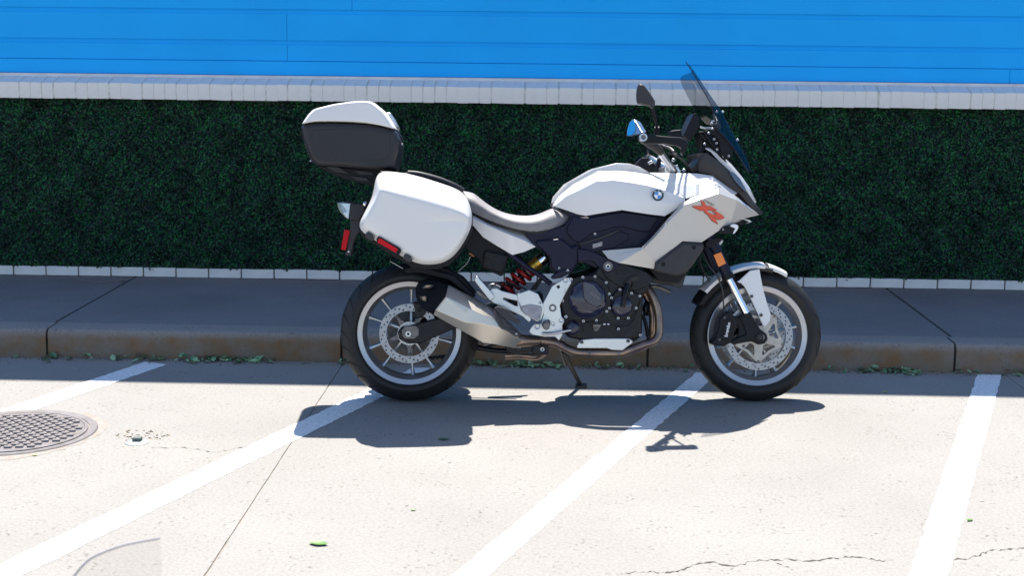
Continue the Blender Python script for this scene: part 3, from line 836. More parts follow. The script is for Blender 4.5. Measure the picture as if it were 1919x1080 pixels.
for q in ([(120, 300), (145, 283), (200, 282), (212, 292), (180, 312), (130, 318)], [(100, 365), (150, 362), (160, 375), (152, 415), (115, 398)]):
    plate('outlet', G, q, -.258 if q[0][1] > 350 else -.240, .03, M_BLACKP, ec, bevel=.004)
for q in ([(135, 303), (150, 288), (195, 287), (165, 305)], [(118, 372), (146, 368), (148, 400), (128, 396)]):
    plate('outlet_pipe', G, q, -.259 if q[0][1] > 350 else -.241, .004, M_HEAT, ec, bevel=.001)
plate('heat_guard', G, [(640, 458), (668, 440), (735, 460), (832, 548), (818, 572), (760, 545), (700, 520)], -.278, .02, M_GREY, bevel=.004)
plate('heat_guard', G, [(640, 470), (665, 500), (725, 585), (820, 630), (826, 655), (800, 662), (700, 598), (655, 530)], -.288, .02, M_GREY, bevel=.004)
bolt(G(803, 642, -.291), .005, sil)

# ---------------------------------------------------------------- exhaust pipes under the engine
tube('exhaust_pipe', [Hh(150, 690, -.11), Hh(230, 700, -.12), Hh(300, 738, -.13), Hh(380, 770, -.14), Hh(480, 778, -.145), Hh(690, 780, -.145), Hh(770, 758, -.145), Hh(880, 718, -.14), Hh(950, 692, -.13), Hh(982, 640, -.12), Hh(985, 540, -.11), Hh(968, 440, -.10), Hh(930, 350, -.09), Hh(880, 280, -.08)], .0185, M_HEAT, n=16)
tube('exhaust_pipe', [Hh(700, 790, -.04), Hh(860, 740, -.04), Hh(930, 680, -.04), Hh(938, 600, -.05), Hh(935, 480, -.05), Hh(900, 380, -.05), Hh(850, 300, -.06)], .016, M_HEAT, n=16)
tube('silencer_inlet', [G(770, 690, -.165), G(850, 690, -.155), G(960, 690, -.12)], .033, M_HEAT, n=18, taper=.021)
tube('collector', [Hh(60, 680, -.10), Hh(165, 692, -.11), Hh(240, 706, -.122), Hh(300, 735, -.13)], .0205, M_HEAT, n=16)
for q in ((240, 706, -.122), (480, 778, -.145), (690, 780, -.145)):
    c = Hh(*q); lathe('pipe_clamp', [(.0195, -.005), (.0205, -.003), (.0205, .003), (.0195, .005)], Matrix.Translation(c) @ Matrix.Rotation(R(-90), 4, 'Z') , M_DALU, bike, n=20)
sh = plate('exhaust_shield', Hh, [(393, 722), (408, 700), (420, 682), (520, 673), (770, 672), (797, 692), (792, 710), (722, 762), (640, 758), (610, 746), (393, 746)], -.172, .010, M_ALU, bevel=.004, seg=3)
for u, v in ((427, 700), (762, 692)): bolt(Hh(u, v, -.174), .0085, sh, M_DALU)
for u, v in ((452, 640), (792, 615)):
    tube('oxygen_sensor', [Hh(u, v-15, -.13), Hh(u+3, v+40, -.14)], .0055, M_ALU, n=10)
plate('link_plate', Hh, [(-110, 700), (60, 690), (150, 700), (160, 740), (130, 770), (-90, 780), (-130, 745)], -.10, .06, M_ENG, bevel=.005)
tube('rear_pipe', [G(720, 800, .02), G(820, 795, .02), G(950, 805, .02), G(1010, 770, -.02)], .017, M_HEAT, n=12)
tube('frame_link', [G(520, 740, -.06), G(700, 765, -.06), G(990, 750, -.10)], .013, M_ENG, n=12)
bolt(G(990, 752, -.115), .0105, bike)
box('link_pivot', G(975, 755, -.095), (.07, .03, .045), M_ENG, bike, bevel=.006)

# ---------------------------------------------------------------- engine
eng = pillow('engine', Hh, [(285, 600), (255, 430), (290, 300), (380, 225), (520, 185), (560, 120), (720, 130), (900, 210), (930, 300), (870, 360), (862, 640), (840, 680), (600, 700), (420, 690), (330, 670)], -.15, [(-.165, .95), (-.15, 1.), (.15, 1.), (.17, .94)], M_ENG, bevel=.008)
plate('cylinder_head', Hh, [(540, 130), (640, 105), (760, 140), (900, 190), (960, 250), (900, 300), (820, 330), (700, 300), (600, 230)], -.175, .33, M_ENG, eng, bevel=.006)
plate('cover_flange', I5, [(130, 250), (215, 150), (350, 112), (520, 110), (650, 185), (705, 330), (715, 480), (640, 590), (540, 690), (360, 710), (130, 650), (75, 440)], -.182, .02, M_ENG, eng, bevel=.005)
CC = I5(415, 415, -.19)
rr0 = .0825
clutch = lathe('clutch_cover', [(.0001, -.034), (.048, -.033), (.056, -.030), (rr0*.93, -.014), (rr0*.985, -.008), (rr0, .0), (rr0, .02)], Matrix.Translation(CC), M_ENGG, eng, n=64, smooth=25)
# raised wedge with lettering on the cover
plate('cover_wedge', I5, [(345, 190), (400, 180), (500, 215), (590, 330), (612, 440), (590, 500), (525, 520), (420, 465), (365, 405), (360, 300)], -.2315, .018, M_ENGG, clutch, bevel=.007, seg=2)
mw = Matrix.Translation(I5(508, 372, -.2318)) @ Matrix.Rotation(R(39), 4, 'Y') @ NRM
text('cover_lettering', 'BMW', .020, mw, M_DALU, clutch, ext=.0008)
WP = I5(860, 490, -.185)
wp = plate('water_pump', I5, [(705, 480), (715, 390), (760, 330), (830, 270), (900, 285), (985, 315), (1085, 350), (1050, 520), (1000, 610), (930, 670), (800, 665), (730, 590)], -.182, .02, M_ENG, eng, bevel=.006)
lathe('pump_dome', [(.0001, -.012), (.030, -.011), (.042, -.004), (.047, .004), (.047, .02)], Matrix.Translation(I5(850, 500, -.184)), M_ENGG, wp, n=40)
tube('pump_duct', [I5(860, 510, -.200), I5(880, 400, -.200), I5(900, 300, -.195), I5(925, 230, -.185)], .0115, M_ENG, wp, n=14)
lathe('filter_cap', [(.0001, -.016), (.020, -.013), (.029, -.004), (.031, .01), (.031, .03)], Matrix.Translation(I5(230, 775, -.182)), M_ENGG, eng, n=36)
for u, v in ((205, 160), (355, 133), (510, 127), (652, 202), (690, 345), (718, 395), (825, 290), (972, 337), (1077, 372), (1030, 525), (930, 652), (803, 653), (693, 526), (657, 567), (138, 302), (100, 430), (145, 635), (362, 692), (527, 680), (1083, 867), (805, 790)):
    bolt(I5(u, v, -.186), .0066, eng)
plate('sensor_bracket', I5, [(485, 730), (600, 730), (560, 790), (540, 815), (500, 815), (485, 770)], -.180, .012, M_DALU, eng, bevel=.002)
bolt(I5(522, 780, -.182), .0078, eng, M_DALU)
tube('sensor_cable', [I5(380, 830, -.17), I5(375, 740, -.185), I5(420, 715, -.188), I5(560, 715, -.188), I5(700, 745, -.188), I5(850, 770, -.188), I5(960, 740, -.188), I5(1040, 620, -.185), I5(1090, 430, -.175), I5(1130, 300, -.16), I5(1220, 250, -.14)], .0022, M_RUBBER, eng, n=8)
for u in (628, 678): tube('cable_tag', [I5(u-13, 727, -.1885), I5(u+13, 729, -.1885)], .0034, M_PRINT, eng, n=8)
tube('coolant_hose', [I5(925, 260, -.165), I5(940, 180, -.165), I5(1020, 135, -.16), I5(1150, 140, -.14), I5(1300, 165, -.12), I5(1480, 185, -.10)], .0195, M_RUBBER, eng, n=16)
ring_at('hose_clamp', I5(928, 225, -.165), .0215, .018, -.02, .02, M_ENG, eng)
horn = lathe('horn', [(.0001, -.008), (.02, -.009), (.030, -.006), (.034, 0), (.032, .012), (.02, .02)], Matrix.Translation(I5(1185, 530, -.06)) @ Matrix.Rotation(R(58), 4, 'Z'), M_ENG, bike, n=32)
tube('horn_bracket', [I5(1110, 600, -.05), I5(1150, 720, -.05), I5(1180, 880, -.05)], .008, M_ENG, n=8)
plate('oil_sump', Hh, [(420, 640), (840, 620), (850, 670), (800, 700), (560, 720), (450, 700)], -.12, .24, M_ENG, eng, bevel=.01)
for k in range(4): plate('cooling_fin', I5, [(795, 45+k*17), (960, 75+k*17), (955, 82+k*17), (790, 52+k*17)], -.185, .01, M_GREY, eng, bevel=.0008)

# ---------------------------------------------------------------- frame, footrests, shock
tube('frame_rail', [I4(690, 395, -.135), I4(1000, 630, -.14), I4(1180, 745, -.14), I4(1335, 865, -.14)], .0115, M_NAVY, n=14, sub=1)
foot = holed('footrest_bracket', [[(G(u, v, -.19).x, G(u, v, -.19).z) for u, v in q] for q in (
    [(1140, 250), (1152, 238), (1180, 236), (1196, 250), (1194, 272), (1150, 350), (1112, 432), (1124, 515), (1142, 535), (1143, 552), (1130, 575), (1130, 650), (1108, 682), (1085, 655), (1005, 657), (918, 642), (900, 622), (908, 600), (935, 570), (985, 572), (1003, 500), (997, 425), (1062, 298), (1110, 268)],
    circ(0, 0, 1, 3)[:0] or [(1105+15*math.cos(t), 299+15*math.sin(t)) for t in np.linspace(0, 6.0, 14)],
    [(1000, 560), (1012, 540), (1035, 533), (1050, 545), (1048, 575), (1020, 615), (1000, 600)])], .010, Matrix.Translation((0, -.19, 0)) @ NRM, M_ALU, bike, bev=.0025)
ring_at('pivot_ring', G(1065, 453, -.197), .0165, .009, -.004, .01, M_DALU, foot)
disc_at('pivot_bore', G(1065, 453, -.196), .009, .004, M_BLACKP, foot)
for u, v, r_ in ((1158, 254, .0115), (1197, 247, .008), (1159, 327, .0068), (1136, 402, .0068), (1127, 543, .0105), (1161, 517, .0075), (954, 588, .0125), (1068, 569, .009), (1283, 232, .0068), (1287, 549, .0068)):
    bolt(G(u, v, -.198), r_, foot)
plate('footrest_peg', G, [(992, 588), (1005, 556), (1030, 548), (1050, 570), (1040, 610), (1005, 612)], -.275, .09, M_DALU, foot, bevel=.006)
tube('brake_pedal', [G(990, 640, -.205), G(1060, 640, -.215), G(1140, 625, -.225), G(1200, 613, -.235)], .0075, M_ALU, foot, n=12, taper=.0048)
plate('heel_guard', G, [(810, 342), (832, 345), (895, 322), (960, 350), (1003, 440), (1006, 470), (985, 540), (950, 552), (862, 500), (836, 470), (812, 400)], -.20, .006, M_ALU, bevel=.004, seg=3)
plate('heel_guard_fold', G, [(818, 400), (838, 440), (900, 425), (985, 440), (990, 470), (975, 535), (950, 545), (865, 496), (840, 468)], -.2035, .005, mat('worn_guard', (.33, .32, .37), .4, metal=.6, var=.3, vscale=30), bevel=.003)
for u, v in ((976, 415), (956, 533)): bolt(G(u, v, -.2055), .0062, bike)
def xz(fn, y, L): return [(fn(u, v, y).x, fn(u, v, y).z) for u, v in L]
phg = holed('passenger_hanger', [xz(G, -.185, [(612, 330), (628, 316), (660, 314), (700, 335), (850, 372), (862, 400), (858, 470), (905, 535), (893, 548), (850, 510), (640, 412), (618, 395)]), xz(G, -.185, [(705, 371), (812, 398), (818, 444), (792, 440), (700, 392)])], .012, Matrix.Translation((0, -.185, 0)) @ NRM, M_ALU, bike, bev=.003)
o = phg.copy(); o.data = phg.data.copy(); o.data.transform(Matrix.Translation((0, .37, 0))); COL.objects.link(o)
plate('passenger_peg', G, [(497, 250), (507, 225), (522, 222), (640, 355), (645, 378), (620, 405), (600, 388), (512, 275)], -.225, .03, M_ALU, phg, bevel=.005)
plate('peg_rubber', G, [(515, 226), (522, 220), (612, 318), (600, 325)], -.222, .03, M_RUBBER, phg, bevel=.002)
plate('peg_joint', G, [(508, 335), (520, 322), (560, 345), (600, 380), (585, 398), (530, 365)], -.21, .03, M_DALU, phg, bevel=.005)
# shock absorber
s0, s1 = I4(1235, 490, -.02), I4(640, 980, -.02); sdv = (s1-s0).normalized(); SL = (s1-s0).length
def shock_pt(t): return s0.lerp(s1, t)
shock = tube('shock_body', [shock_pt(.10), shock_pt(.36)], .0285, M_GOLD, n=24)
tube('shock_cap', [shock_pt(-.02), shock_pt(.0), shock_pt(.02), shock_pt(.11)], .0295, M_CHROME, shock, n=24, sub=1)
tube('shock_collar', [shock_pt(.36), shock_pt(.42)], .034, M_DALU, shock, n=24)
tube('shock_rod', [shock_pt(.3), shock_pt(1.1)], .014, M_ENG, shock, n=14)
u_ = sdv.orthogonal().normalized(); w_ = sdv.cross(u_)
tube('coil_spring', [shock_pt(.34 + .66*i/70) + (u_*math.cos(i/70*5*6.283) + w_*math.sin(i/70*5*6.283))*.034 for i in range(71)], .0085, M_RED, shock, n=10, sub=2)
mw = Matrix.Translation(I4(1118, 618, -.0505)) @ Matrix.Rotation(math.atan2(s1.z-s0.z, s0.x-s1.x)*0 + R(-2), 4, 'Y') @ NRM
text('shock_lettering', 'ZF', .017, mw, M_BLACKP, shock, shear=.2)
# ribbed canister box and tail underside
tb = plate('tail_underside', I4, [(60, 120), (215, 40), (760, 455), (720, 480), (660, 720), (620, 760), (520, 715), (350, 650), (290, 520), (90, 340)], -.125, .25, M_BLK, bevel=.006)
rb_ = plate('ribbed_cover', I4, [(375, 405), (400, 390), (690, 455), (705, 475), (640, 690), (615, 705), (365, 625), (350, 600)], -.150, .03, M_BLK, bevel=.006)
for k in range(9):
    t = k/8
    a_, b_ = (405 - 35*t, 415 + 185*t), (672 - 55*t, 480 + 185*t)
    plate('rib', I4, [a_, b_, (b_[0]-2, b_[1]+9), (a_[0]-2, a_[1]+9)], -.1535, .006, M_GREY, rb_, bevel=.001)
for u, v in ((412, 490), (628, 562)): bolt(I4(u, v, -.155), .004, rb_, M_ENG)
tube('drain_cap', [I4(150, 420, -.13), I4(225, 470, -.13)], .0052, M_BROWN, n=10)
tube('cable', [I4(170, 470, -.12), I4(120, 570, -.12), I4(0, 680, -.12)], .0008, M_PRINT, n=6)
tube('cable', [I4(470, 910, -.05), I4(560, 860, -.06), I4(700, 850, -.08), I4(850, 890, -.09), I4(980, 950, -.09)], .003, M_RUBBER, n=8)
tube('cable', [I4(600, 950, -.05), I4(680, 880, -.06), I4(800, 890, -.08), I4(900, 930, -.09)], .003, M_RUBBER, n=8)
for k in range(3): tube('wiring_loom', [I4(1050+k*30, 950, -.10), I4(1120+k*25, 850, -.11), I4(1180+k*20, 790, -.11)], .004, M_RUBBER, n=8)
# stand
foot_w = BI @ gz(1088, 721, .012)
sst = tube('side_stand', [Hh(300, 770, .05), Hh(340, 860, .5*foot_w.y), foot_w + Vector((-.002, 0, .004))], .0125, M_STAND, n=12, sub=4, taper=.0095)
fwd = (BI.to_3x3() @ Vector((0, 0, 1)))
rr = []
for dz in (-.006, .006):
    rr.append([foot_w + BI.to_3x3() @ Vector((x, y, dz-.006)) for x, y in ((-.022, -.03), (.03, -.03), (.03, .03), (-.022, .03))])
rings('stand_foot', rr, M_STAND, sst, bevel=.002)
tube('stand_spring', [Hh(270, 740, .06), Hh(310, 870, .12)], .006, M_DALU, sst, n=8)
# body core under the panels
pillow('body_core', B, [(100, 470), (330, 620), (700, 720), (1000, 600), (1300, 560), (1800, 560), (2200, 500), (2350, 640), (2100, 860), (1900, 1000), (1400, 960), (1080, 900), (900, 880), (700, 760), (300, 640), (60, 520)], -.10, [(-.118, .96), (-.10, 1.), (.10, 1.), (.118, .96)], M_BLK, bevel=.004)

# ---------------------------------------------------------------- seat, tail, tank
def half_loft(name, st, m, parent=bike, **k):
    # stations of half sections from the near lower edge to the crown (last point at y = 0); mirrored across
    rows = []
    for s in st:
        full = list(s) + [Vector((p.x, -p.y, p.z)) for p in reversed(s[:-1])]
        rows.append(full)
    return grid(name, rows, m, parent, **k)
top = [(60, 335), (135, 350), (210, 362), (250, 393), (330, 460), (430, 520), (540, 551), (660, 562), (750, 551), (820, 526), (892, 486), (965, 507), (1015, 530), (1036, 560)]
bot = [(60, 500), (150, 500), (215, 535), (290, 570), (380, 612), (500, 652), (570, 672), (640, 686), (720, 695), (800, 690), (900, 664), (965, 640), (1005, 615), (1034, 570)]
wid = [.12, .125, .13, .135, .145, .155, .16, .165, .165, .16, .14, .125, .115, .10]
st = []
for (a, b), (c, d), w in zip(top, bot, wid):
    p0 = B(c, d, -w); p2 = B(a, b, -w*.55); h = p2.z - p0.z; p3 = B(a, b, 0)
    p1 = B(c*.55+a*.45, d*.55+b*.45, -w*1.05); q = B(c*.2+a*.8, d*.2+b*.8, -w*.90)
    st.append([p0, p1, q, Vector((p2.x, -w*.55, p2.z - .002)), p3])
half_loft('seat', st, M_SEAT, subsurf=2)
st2 = [[B(c-3, d+16, -w*.97), B(c, d-4, -w*1.0), Vector((B(c, d-20, 0).x, 0, B(c, d-20, 0).z))] for (c, d), w in zip(bot, wid)]
half_loft('seat_base', st2, M_SEAM, smooth=60)
# grab rail on the tail
gr = tube('grab_rail', [A(640, 468, -.14), A(700, 474, -.145), A(800, 500, -.145), A(880, 532, -.14), A(930, 560, -.12)], .013, M_GREY, n=12); mirrored(gr)
plate('tail_deck', A, [(560, 470), (650, 462), (760, 485), (870, 530), (940, 570), (940, 640), (560, 600)], -.12, .24, M_BLK, bevel=.01)
tp = [[(150, 520, -.11), (215, 556, -.115), (330, 618, -.12), (470, 660, -.12), (655, 708, -.115), (675, 735, -.115)],
      [(150, 560, -.14), (215, 588, -.148), (330, 640, -.157), (470, 700, -.163), (640, 768, -.166), (742, 822, -.15)],
      [(150, 600, -.145), (216, 648, -.145), (296, 742, -.145), (420, 820, -.148), (542, 892, -.148), (640, 868, -.15)]]
o = grid('tail_panel', [[B(*q) for q in r] for r in tp], M_WHITE, bike, solid=.004, bevel=.003); mirrored(o)
# tank
top_e = [B(885, 470, -.085), B(930, 395, -.10), B(1060, 290, -.115), B(1265, 183, -.13), B(1440, 179, -.135), D(470, 95, -.138), D(600, 118, -.15), D(720, 175, -.17), D(850, 250, -.19)]
cre = [B(897, 480, -.115), B(1000, 395, -.155), B(1100, 348, -.172), B(1260, 266, -.190), B(1400, 260, -.197), D(440, 178, -.200), D(560, 200, -.203), D(700, 240, -.208), D(850, 300, -.212)]
botp = [B(1008, 518, -.140), B(1080, 545, -.152), B(1160, 562, -.168), B(1330, 533, -.19), B(1470, 512, -.20), D(470, 408, -.202), D(580, 424, -.20), D(690, 437, -.205), D(845, 345, -.214)]
midp = [c_.lerp(b_, .5) + Vector((0, -.007, 0)) for c_, b_ in zip(cre, botp)]
tankp = grid('tank_panel', [top_e, cre, midp, botp], M_WHITE, bike, solid=.004, bevel=.006, seg=3, bang=22); mirrored(tankp)
kx_ = [(885, 452), (903, 400), (1000, 290), (1220, 165), (1420, 116), (1530, 120), (1620, 148), (1700, 195), (1800, 240)]
st = []
for e, (u, v) in zip(top_e, kx_):
    w = max(.05, -e.y - .022); k0 = B(u, v, -w)
    st.append([Vector((e.x, e.y+.010, e.z-.010)), Vector((e.x, -w, e.z-.004)), Vector(((e.x+k0.x)/2, -w, (e.z+k0.z)/2)), Vector((k0.x, -w+.001, k0.z)), Vector((k0.x+.004, -w*.5, k0.z+.001)), Vector((k0.x+.005, 0, k0.z+.003))])
half_loft('tank_top', st, M_WHITE, bevel=.005, seg=3, bang=40)
# roundel
rp_ = D(637, 273, -.2185)
rd = lathe('roundel', [(.0001, -.0015), (.0255, -.0015), (.0272, 0), (.0272, .012)], Matrix.Translation(rp_), M_BLACKP, tankp, n=40)
ring_at('roundel_rim', rp_, .0272, .0258, -.0022, .003, M_CHROME, rd, n=40)
ring_at('roundel_inner_rim', rp_, .0166, .0157, -.0024, .001, M_CHROME, rd, n=40)
for k in range(4):
    pts_ = [(0, 0)] + [(.0157*math.cos(R(90*k+t)), .0157*math.sin(R(90*k+t))) for t in range(0, 91, 10)]
    a_ = Matrix.Translation(rp_ + Vector((0, -.0019, 0))) @ Matrix.Rotation(R(8), 4, 'Y') @ NRM
    mk('roundel_quarter', [a_ @ Vector((x, y, 0)) for x, y in pts_], [tuple(range(len(pts_)))], (M_RWHITE, M_RBLUE)[k % 2], rd)
for ch, an in (('B', 135), ('M', 90), ('W', 45)):
    a_ = Matrix.Translation(rp_ + Vector((.0212*math.cos(R(an-8)), -.0019, .0212*math.sin(R(an-8))))) @ Matrix.Rotation(R(90-an+8), 4, 'Y') @ NRM
    text('roundel_letter', ch, .0092, a_, M_PRINT, rd, ext=.0003)

# side covers
cov1 = plate('side_cover', B, [(640, 702), (800, 697), (985, 642), (1030, 585), (1015, 525), (1130, 555), (1190, 558), (1470, 505), (1640, 528), (1850, 550), (1720, 750), (1640, 810), (1540, 835), (1300, 860), (1260, 900), (1380, 1000), (1240, 1000), (1105, 935), (1050, 1040), (980, 1060), (900, 1045), (862, 960), (850, 900), (800, 850), (742, 835)], -.150, .012, M_NAVY, bevel=.004, far=True)
plate('side_cover_panel', B, [(740, 770), (952, 752), (985, 772), (1046, 826), (1098, 800), (1104, 850), (1100, 930), (1052, 1030), (1000, 1050), (910, 1038), (872, 1000), (865, 920), (800, 850), (755, 815)], -.172, .024, M_NAVY, cov1, bevel=.009, seg=2)
plate('side_cover_panel', B, [(1042, 560), (1130, 572), (1200, 572), (1470, 524), (1640, 545), (1790, 570), (1700, 700), (1600, 690), (1480, 655), (1400, 660), (1200, 720), (1105, 790), (1050, 760), (1000, 700), (1010, 640), (1045, 600)], -.163, .02, M_NAVY, cov1, bevel=.007)
plate('side_cover_panel', B, [(1110, 800), (1300, 745), (1450, 690), (1520, 715), (1525, 760), (1400, 835), (1290, 850), (1250, 870), (1120, 880)], -.158, .012, M_NAVY, cov1, bevel=.004)
bolt(B(1240, 713, -.170), .0062, cov1)
plate('cover_gap', B, [(1110, 795), (1300, 735), (1400, 692), (1450, 680), (1452, 688), (1320, 745), (1112, 806)], -.166, .004, M_BLACKP, cov1, bevel=0.0005)
lb = plate('warning_label', B, [(1215, 800), (1303, 775), (1308, 812), (1222, 838)], -.1595, .001, M_GREY, cov1, bevel=0.0001)
for k in range(4):
    plate('label_line', B, [(1220, 803+k*9), (1300, 781+k*9), (1301, 784+k*9), (1221, 806+k*9)], -.1602, .0004, M_PRINT, lb, bevel=0.00005)
plate('foot_wedge', B, [(865, 1078), (930, 1030), (985, 1010), (1060, 1010), (1040, 1040), (960, 1085), (880, 1098)], -.178, .03, M_NAVY, cov1, bevel=.006)
plate('valve_block', B, [(865, 950), (935, 938), (935, 1010), (905, 1035), (868, 1020)], -.12, .05, M_GREY, cov1, bevel=.004)
for u, v, r_ in ((937, 1002, .005), (866, 1054, .004), (1010, 1022, .006)): bolt(B(u, v, -.183), r_, cov1)
eb = plate('engine_bracket', D, [(10, 690), (100, 700), (330, 800), (350, 815), (300, 860), (265, 882), (235, 880), (190, 845), (130, 785), (15, 790)], -.180, .02, M_NAVY, bevel=.005)
ring_at('bracket_washer', D(248, 828, -.186), .0205, .009, -.004, .01, M_DALU, eb)
bolt(D(248, 828, -.192), .0125, eb)
plate('frame_spar', D, [(20, 700), (500, 560), (740, 440), (640, 720), (560, 700), (350, 830), (20, 800)], -.145, .02, M_BLACKP, bevel=.003, far=True)

# fairing with emblem
V = dict(e0=(200, 705, -.190), e1=(508, 680, -.215), e2=(598, 590, -.226), e3=(720, 450, -.238), e4=(838, 328, -.236), e5=(890, 296, -.234), e6=(1105, 214, -.222), e7=(1228, 266, -.185), e8=(1428, 428, -.070),
         i1=(520, 694, -.236), i2=(612, 603, -.246), i3=(733, 464, -.258), i4=(856, 346, -.262), i5=(1110, 262, -.250), i6=(1255, 315, -.205),
         l0=(250, 768, -.196), l1=(332, 802, -.203), l2=(606, 850, -.218), l3=(622, 800, -.232), l4=(830, 632, -.252), l5=(975, 643, -.232), l6=(1100, 560, -.212), l7=(1150, 528, -.198), l8=(1200, 498, -.180), l9=(1310, 456, -.135))
ky = list(V); ix = {k: i for i, k in enumerate(ky)}
fcs = 'e1 e2 i2 i1|e2 e3 i3 i2|e3 e4 i4 i3|e4 e5 i4|e5 e6 i5 i4|e6 e7 i6 i5|e7 e8 i6|e0 e1 i1 l1 l0|i1 l3 l2 l1|i1 i2 l3|i2 i3 l4 l3|i3 i4 l5 l4|i4 i5 l6 l5|i5 i6 l8 l7 l6|i6 e8 l9 l8'
fair = mk('fairing_panel', [D(*V[k]) for k in ky], [tuple(ix[q] for q in f.split()) for f in fcs.split('|')], M_SILVER, bike, solid=.004, bevel=.004, seg=3, bang=8)
# lighter upper edge strip is the same paint; the far side gets its twin
mirrored(fair)
# emblem lies on the fairing, so find the surface depth there
def on_plane(a, b, c, u, v, lift):
    p, q, r_ = D(*V[a]), D(*V[b]), D(*V[c]); n_ = (q-p).cross(r_-p).normalized()
    if n_.y > 0: n_ = -n_
    o, d = BI @ CAM_P, BI.to_3x3() @ ray(1080+u/4.153, 300+v/4.153)
    return o + d*((p + n_*lift - o).dot(n_)/d.dot(n_)), n_
def emblem(name, loops, m, lift, th, parent):
    pts_ = [on_plane('i4', 'i5', 'l6', u, v, lift) for u, v in loops]
    n_ = pts_[0][1]; f = [p for p, _ in pts_]
    return rings(name, [f, [p - n_*th for p in f]], m, parent, smooth=30)
def zD(L, du=0, dv=0): return [(851.4 + .2691*(u+du), 249.2 + .2691*(v+dv)) for u, v in L]
XL = [(210, 425), (240, 400), (500, 402), (452, 245), (515, 262), (570, 310), (605, 402), (722, 405), (915, 515), (860, 530), (645, 524), (640, 570), (685, 655), (640, 655), (560, 600), (535, 532), (425, 532)]
RB = [(770, 552), (895, 558), (1060, 660), (1130, 720), (1115, 755), (970, 797), (890, 765), (835, 705), (850, 650), (905, 640)]
RL = [(652, 578), (690, 600), (835, 662), (830, 705), (880, 790), (950, 930), (780, 835), (700, 740), (652, 660)]
for nm_, lp in (('emblem_letter_x', XL), ('emblem_letter_r', RB), ('emblem_letter_r', RL)):
    el = emblem(nm_, zD(lp), M_XR, .0055, .0025, fair)
    emblem('emblem_edge', zD(lp, -6, 14), M_BLACKP, .0028, .003, el)
p_, n_ = on_plane('i4', 'i5', 'l6', *zD([(655, 305)])[0], .0008)
ex = (on_plane('i4', 'i5', 'l6', *zD([(850, 405)])[0], 0)[0] - on_plane('i4', 'i5', 'l6', *zD([(470, 205)])[0], 0)[0]).normalized(); ez = n_.cross(ex)
text('fairing_lettering', 'F900', .026, Matrix.Translation(p_) @ Matrix((ex, ez, n_)).transposed().to_4x4() @ Matrix.Diagonal((1, .5, 1, 1)), M_GREY, fair, ext=.0003, shear=.4)
# lower dark fairing panel
oo = [(612, 800), (825, 632), (990, 650), (993, 690), (900, 832), (850, 882), (785, 904), (608, 866)]
inn = [(640, 806), (838, 656), (975, 664), (972, 692), (888, 822), (842, 866), (784, 890), (626, 858)]
lf = rings('lower_fairing', [[D(u, v, -.215) for u, v in oo], [D(u, v, -.246) for u, v in oo], [D(u, v, -.257) for u, v in inn]], M_GREY, bike, bevel=.003)
for u, v in ((918, 681), (680, 812)): bolt(D(u, v, -.258), .0085, lf, M_BLK)
mirrored(lf)
plate('fairing_bracket', D, [(700, 895), (760, 905), (860, 880), (830, 990), (800, 1000), (745, 985)], -.10, .2, M_GREY, bevel=.006)
plate('radiator', D, [(560, 840), (980, 660), (1000, 690), (880, 860), (800, 960), (640, 940)], -.16, .32, M_BLK, bevel=.006)
tube('radiator_hose', [D(500, 1010, -.05), D(560, 985, -.06), D(640, 990, -.06), D(730, 1030, -.05)], .010, M_DALU, n=10)
# upper fairing
uf = [[(470, 95, -.125), (640, 98, -.135), (800, 100, -.14), (940, 103, -.142), (1060, 120, -.140), (1265, 246, -.105)],
      [(560, 122, -.152), (700, 150, -.165), (840, 200, -.185), (960, 190, -.19), (1090, 180, -.185), (1250, 262, -.125)],
      [(640, 150, -.165), (760, 225, -.185), (860, 300, -.215), (960, 268, -.222), (1105, 215, -.218), (1225, 272, -.160)]]
o = grid('upper_fairing', [[D(*q) for q in r] for r in uf], M_WHITE, bike, solid=.004, bevel=.003, bang=10); mirrored(o)
plate('cockpit_floor', D, [(440, 110), (940, 112), (1060, 130), (1200, 230), (900, 330), (700, 300)], -.12, .24, M_BLK, bevel=.004)
# nose: black cowl with headlights, white beak strip
nz = [(590, 590, -.135), (640, 588, -.130), (700, 630, -.125), (760, 682, -.118), (810, 735, -.105), (850, 790, -.090), (895, 860, -.06), (930, 915, -.02)]
nb = [(597, 690, -.14), (660, 700, -.145), (700, 728, -.142), (760, 768, -.135), (810, 800, -.122), (850, 845, -.105), (890, 890, -.075), (925, 918, -.03)]
st = []
for a_, b_ in zip(nz, nb):
    p, q = C(*a_), C(*b_)
    st.append([q, p, Vector((p.x+.008, p.y*.5, p.z+.004)), Vector((p.x+.012, 0, p.z+.006))])
half_loft('nose_cowl', st, M_GREY, smooth=30, solid=.003)
o = plate('headlight', C, [(756, 686), (782, 690), (815, 722), (845, 775), (853, 800), (838, 790), (790, 740)], -.128, .03, M_HEADL, bevel=.004, far=True)
bs = [[(632, 562, -.085), (636, 556, -.05)], [(662, 580, -.085), (668, 562, -.05)], [(702, 625, -.082), (712, 594, -.045)], [(762, 680, -.078), (772, 648, -.04)], [(812, 738, -.07), (825, 712, -.04)], [(852, 795, -.06), (866, 770, -.035)], [(893, 855, -.035), (903, 852, -.02)]]
st = [[C(*a_), C(*b_), Vector((C(*b_).x+.006, 0, C(*b_).z+.003))] for a_, b_ in bs]
half_loft('beak_strip', st, M_WHITE, smooth=40, solid=.003)
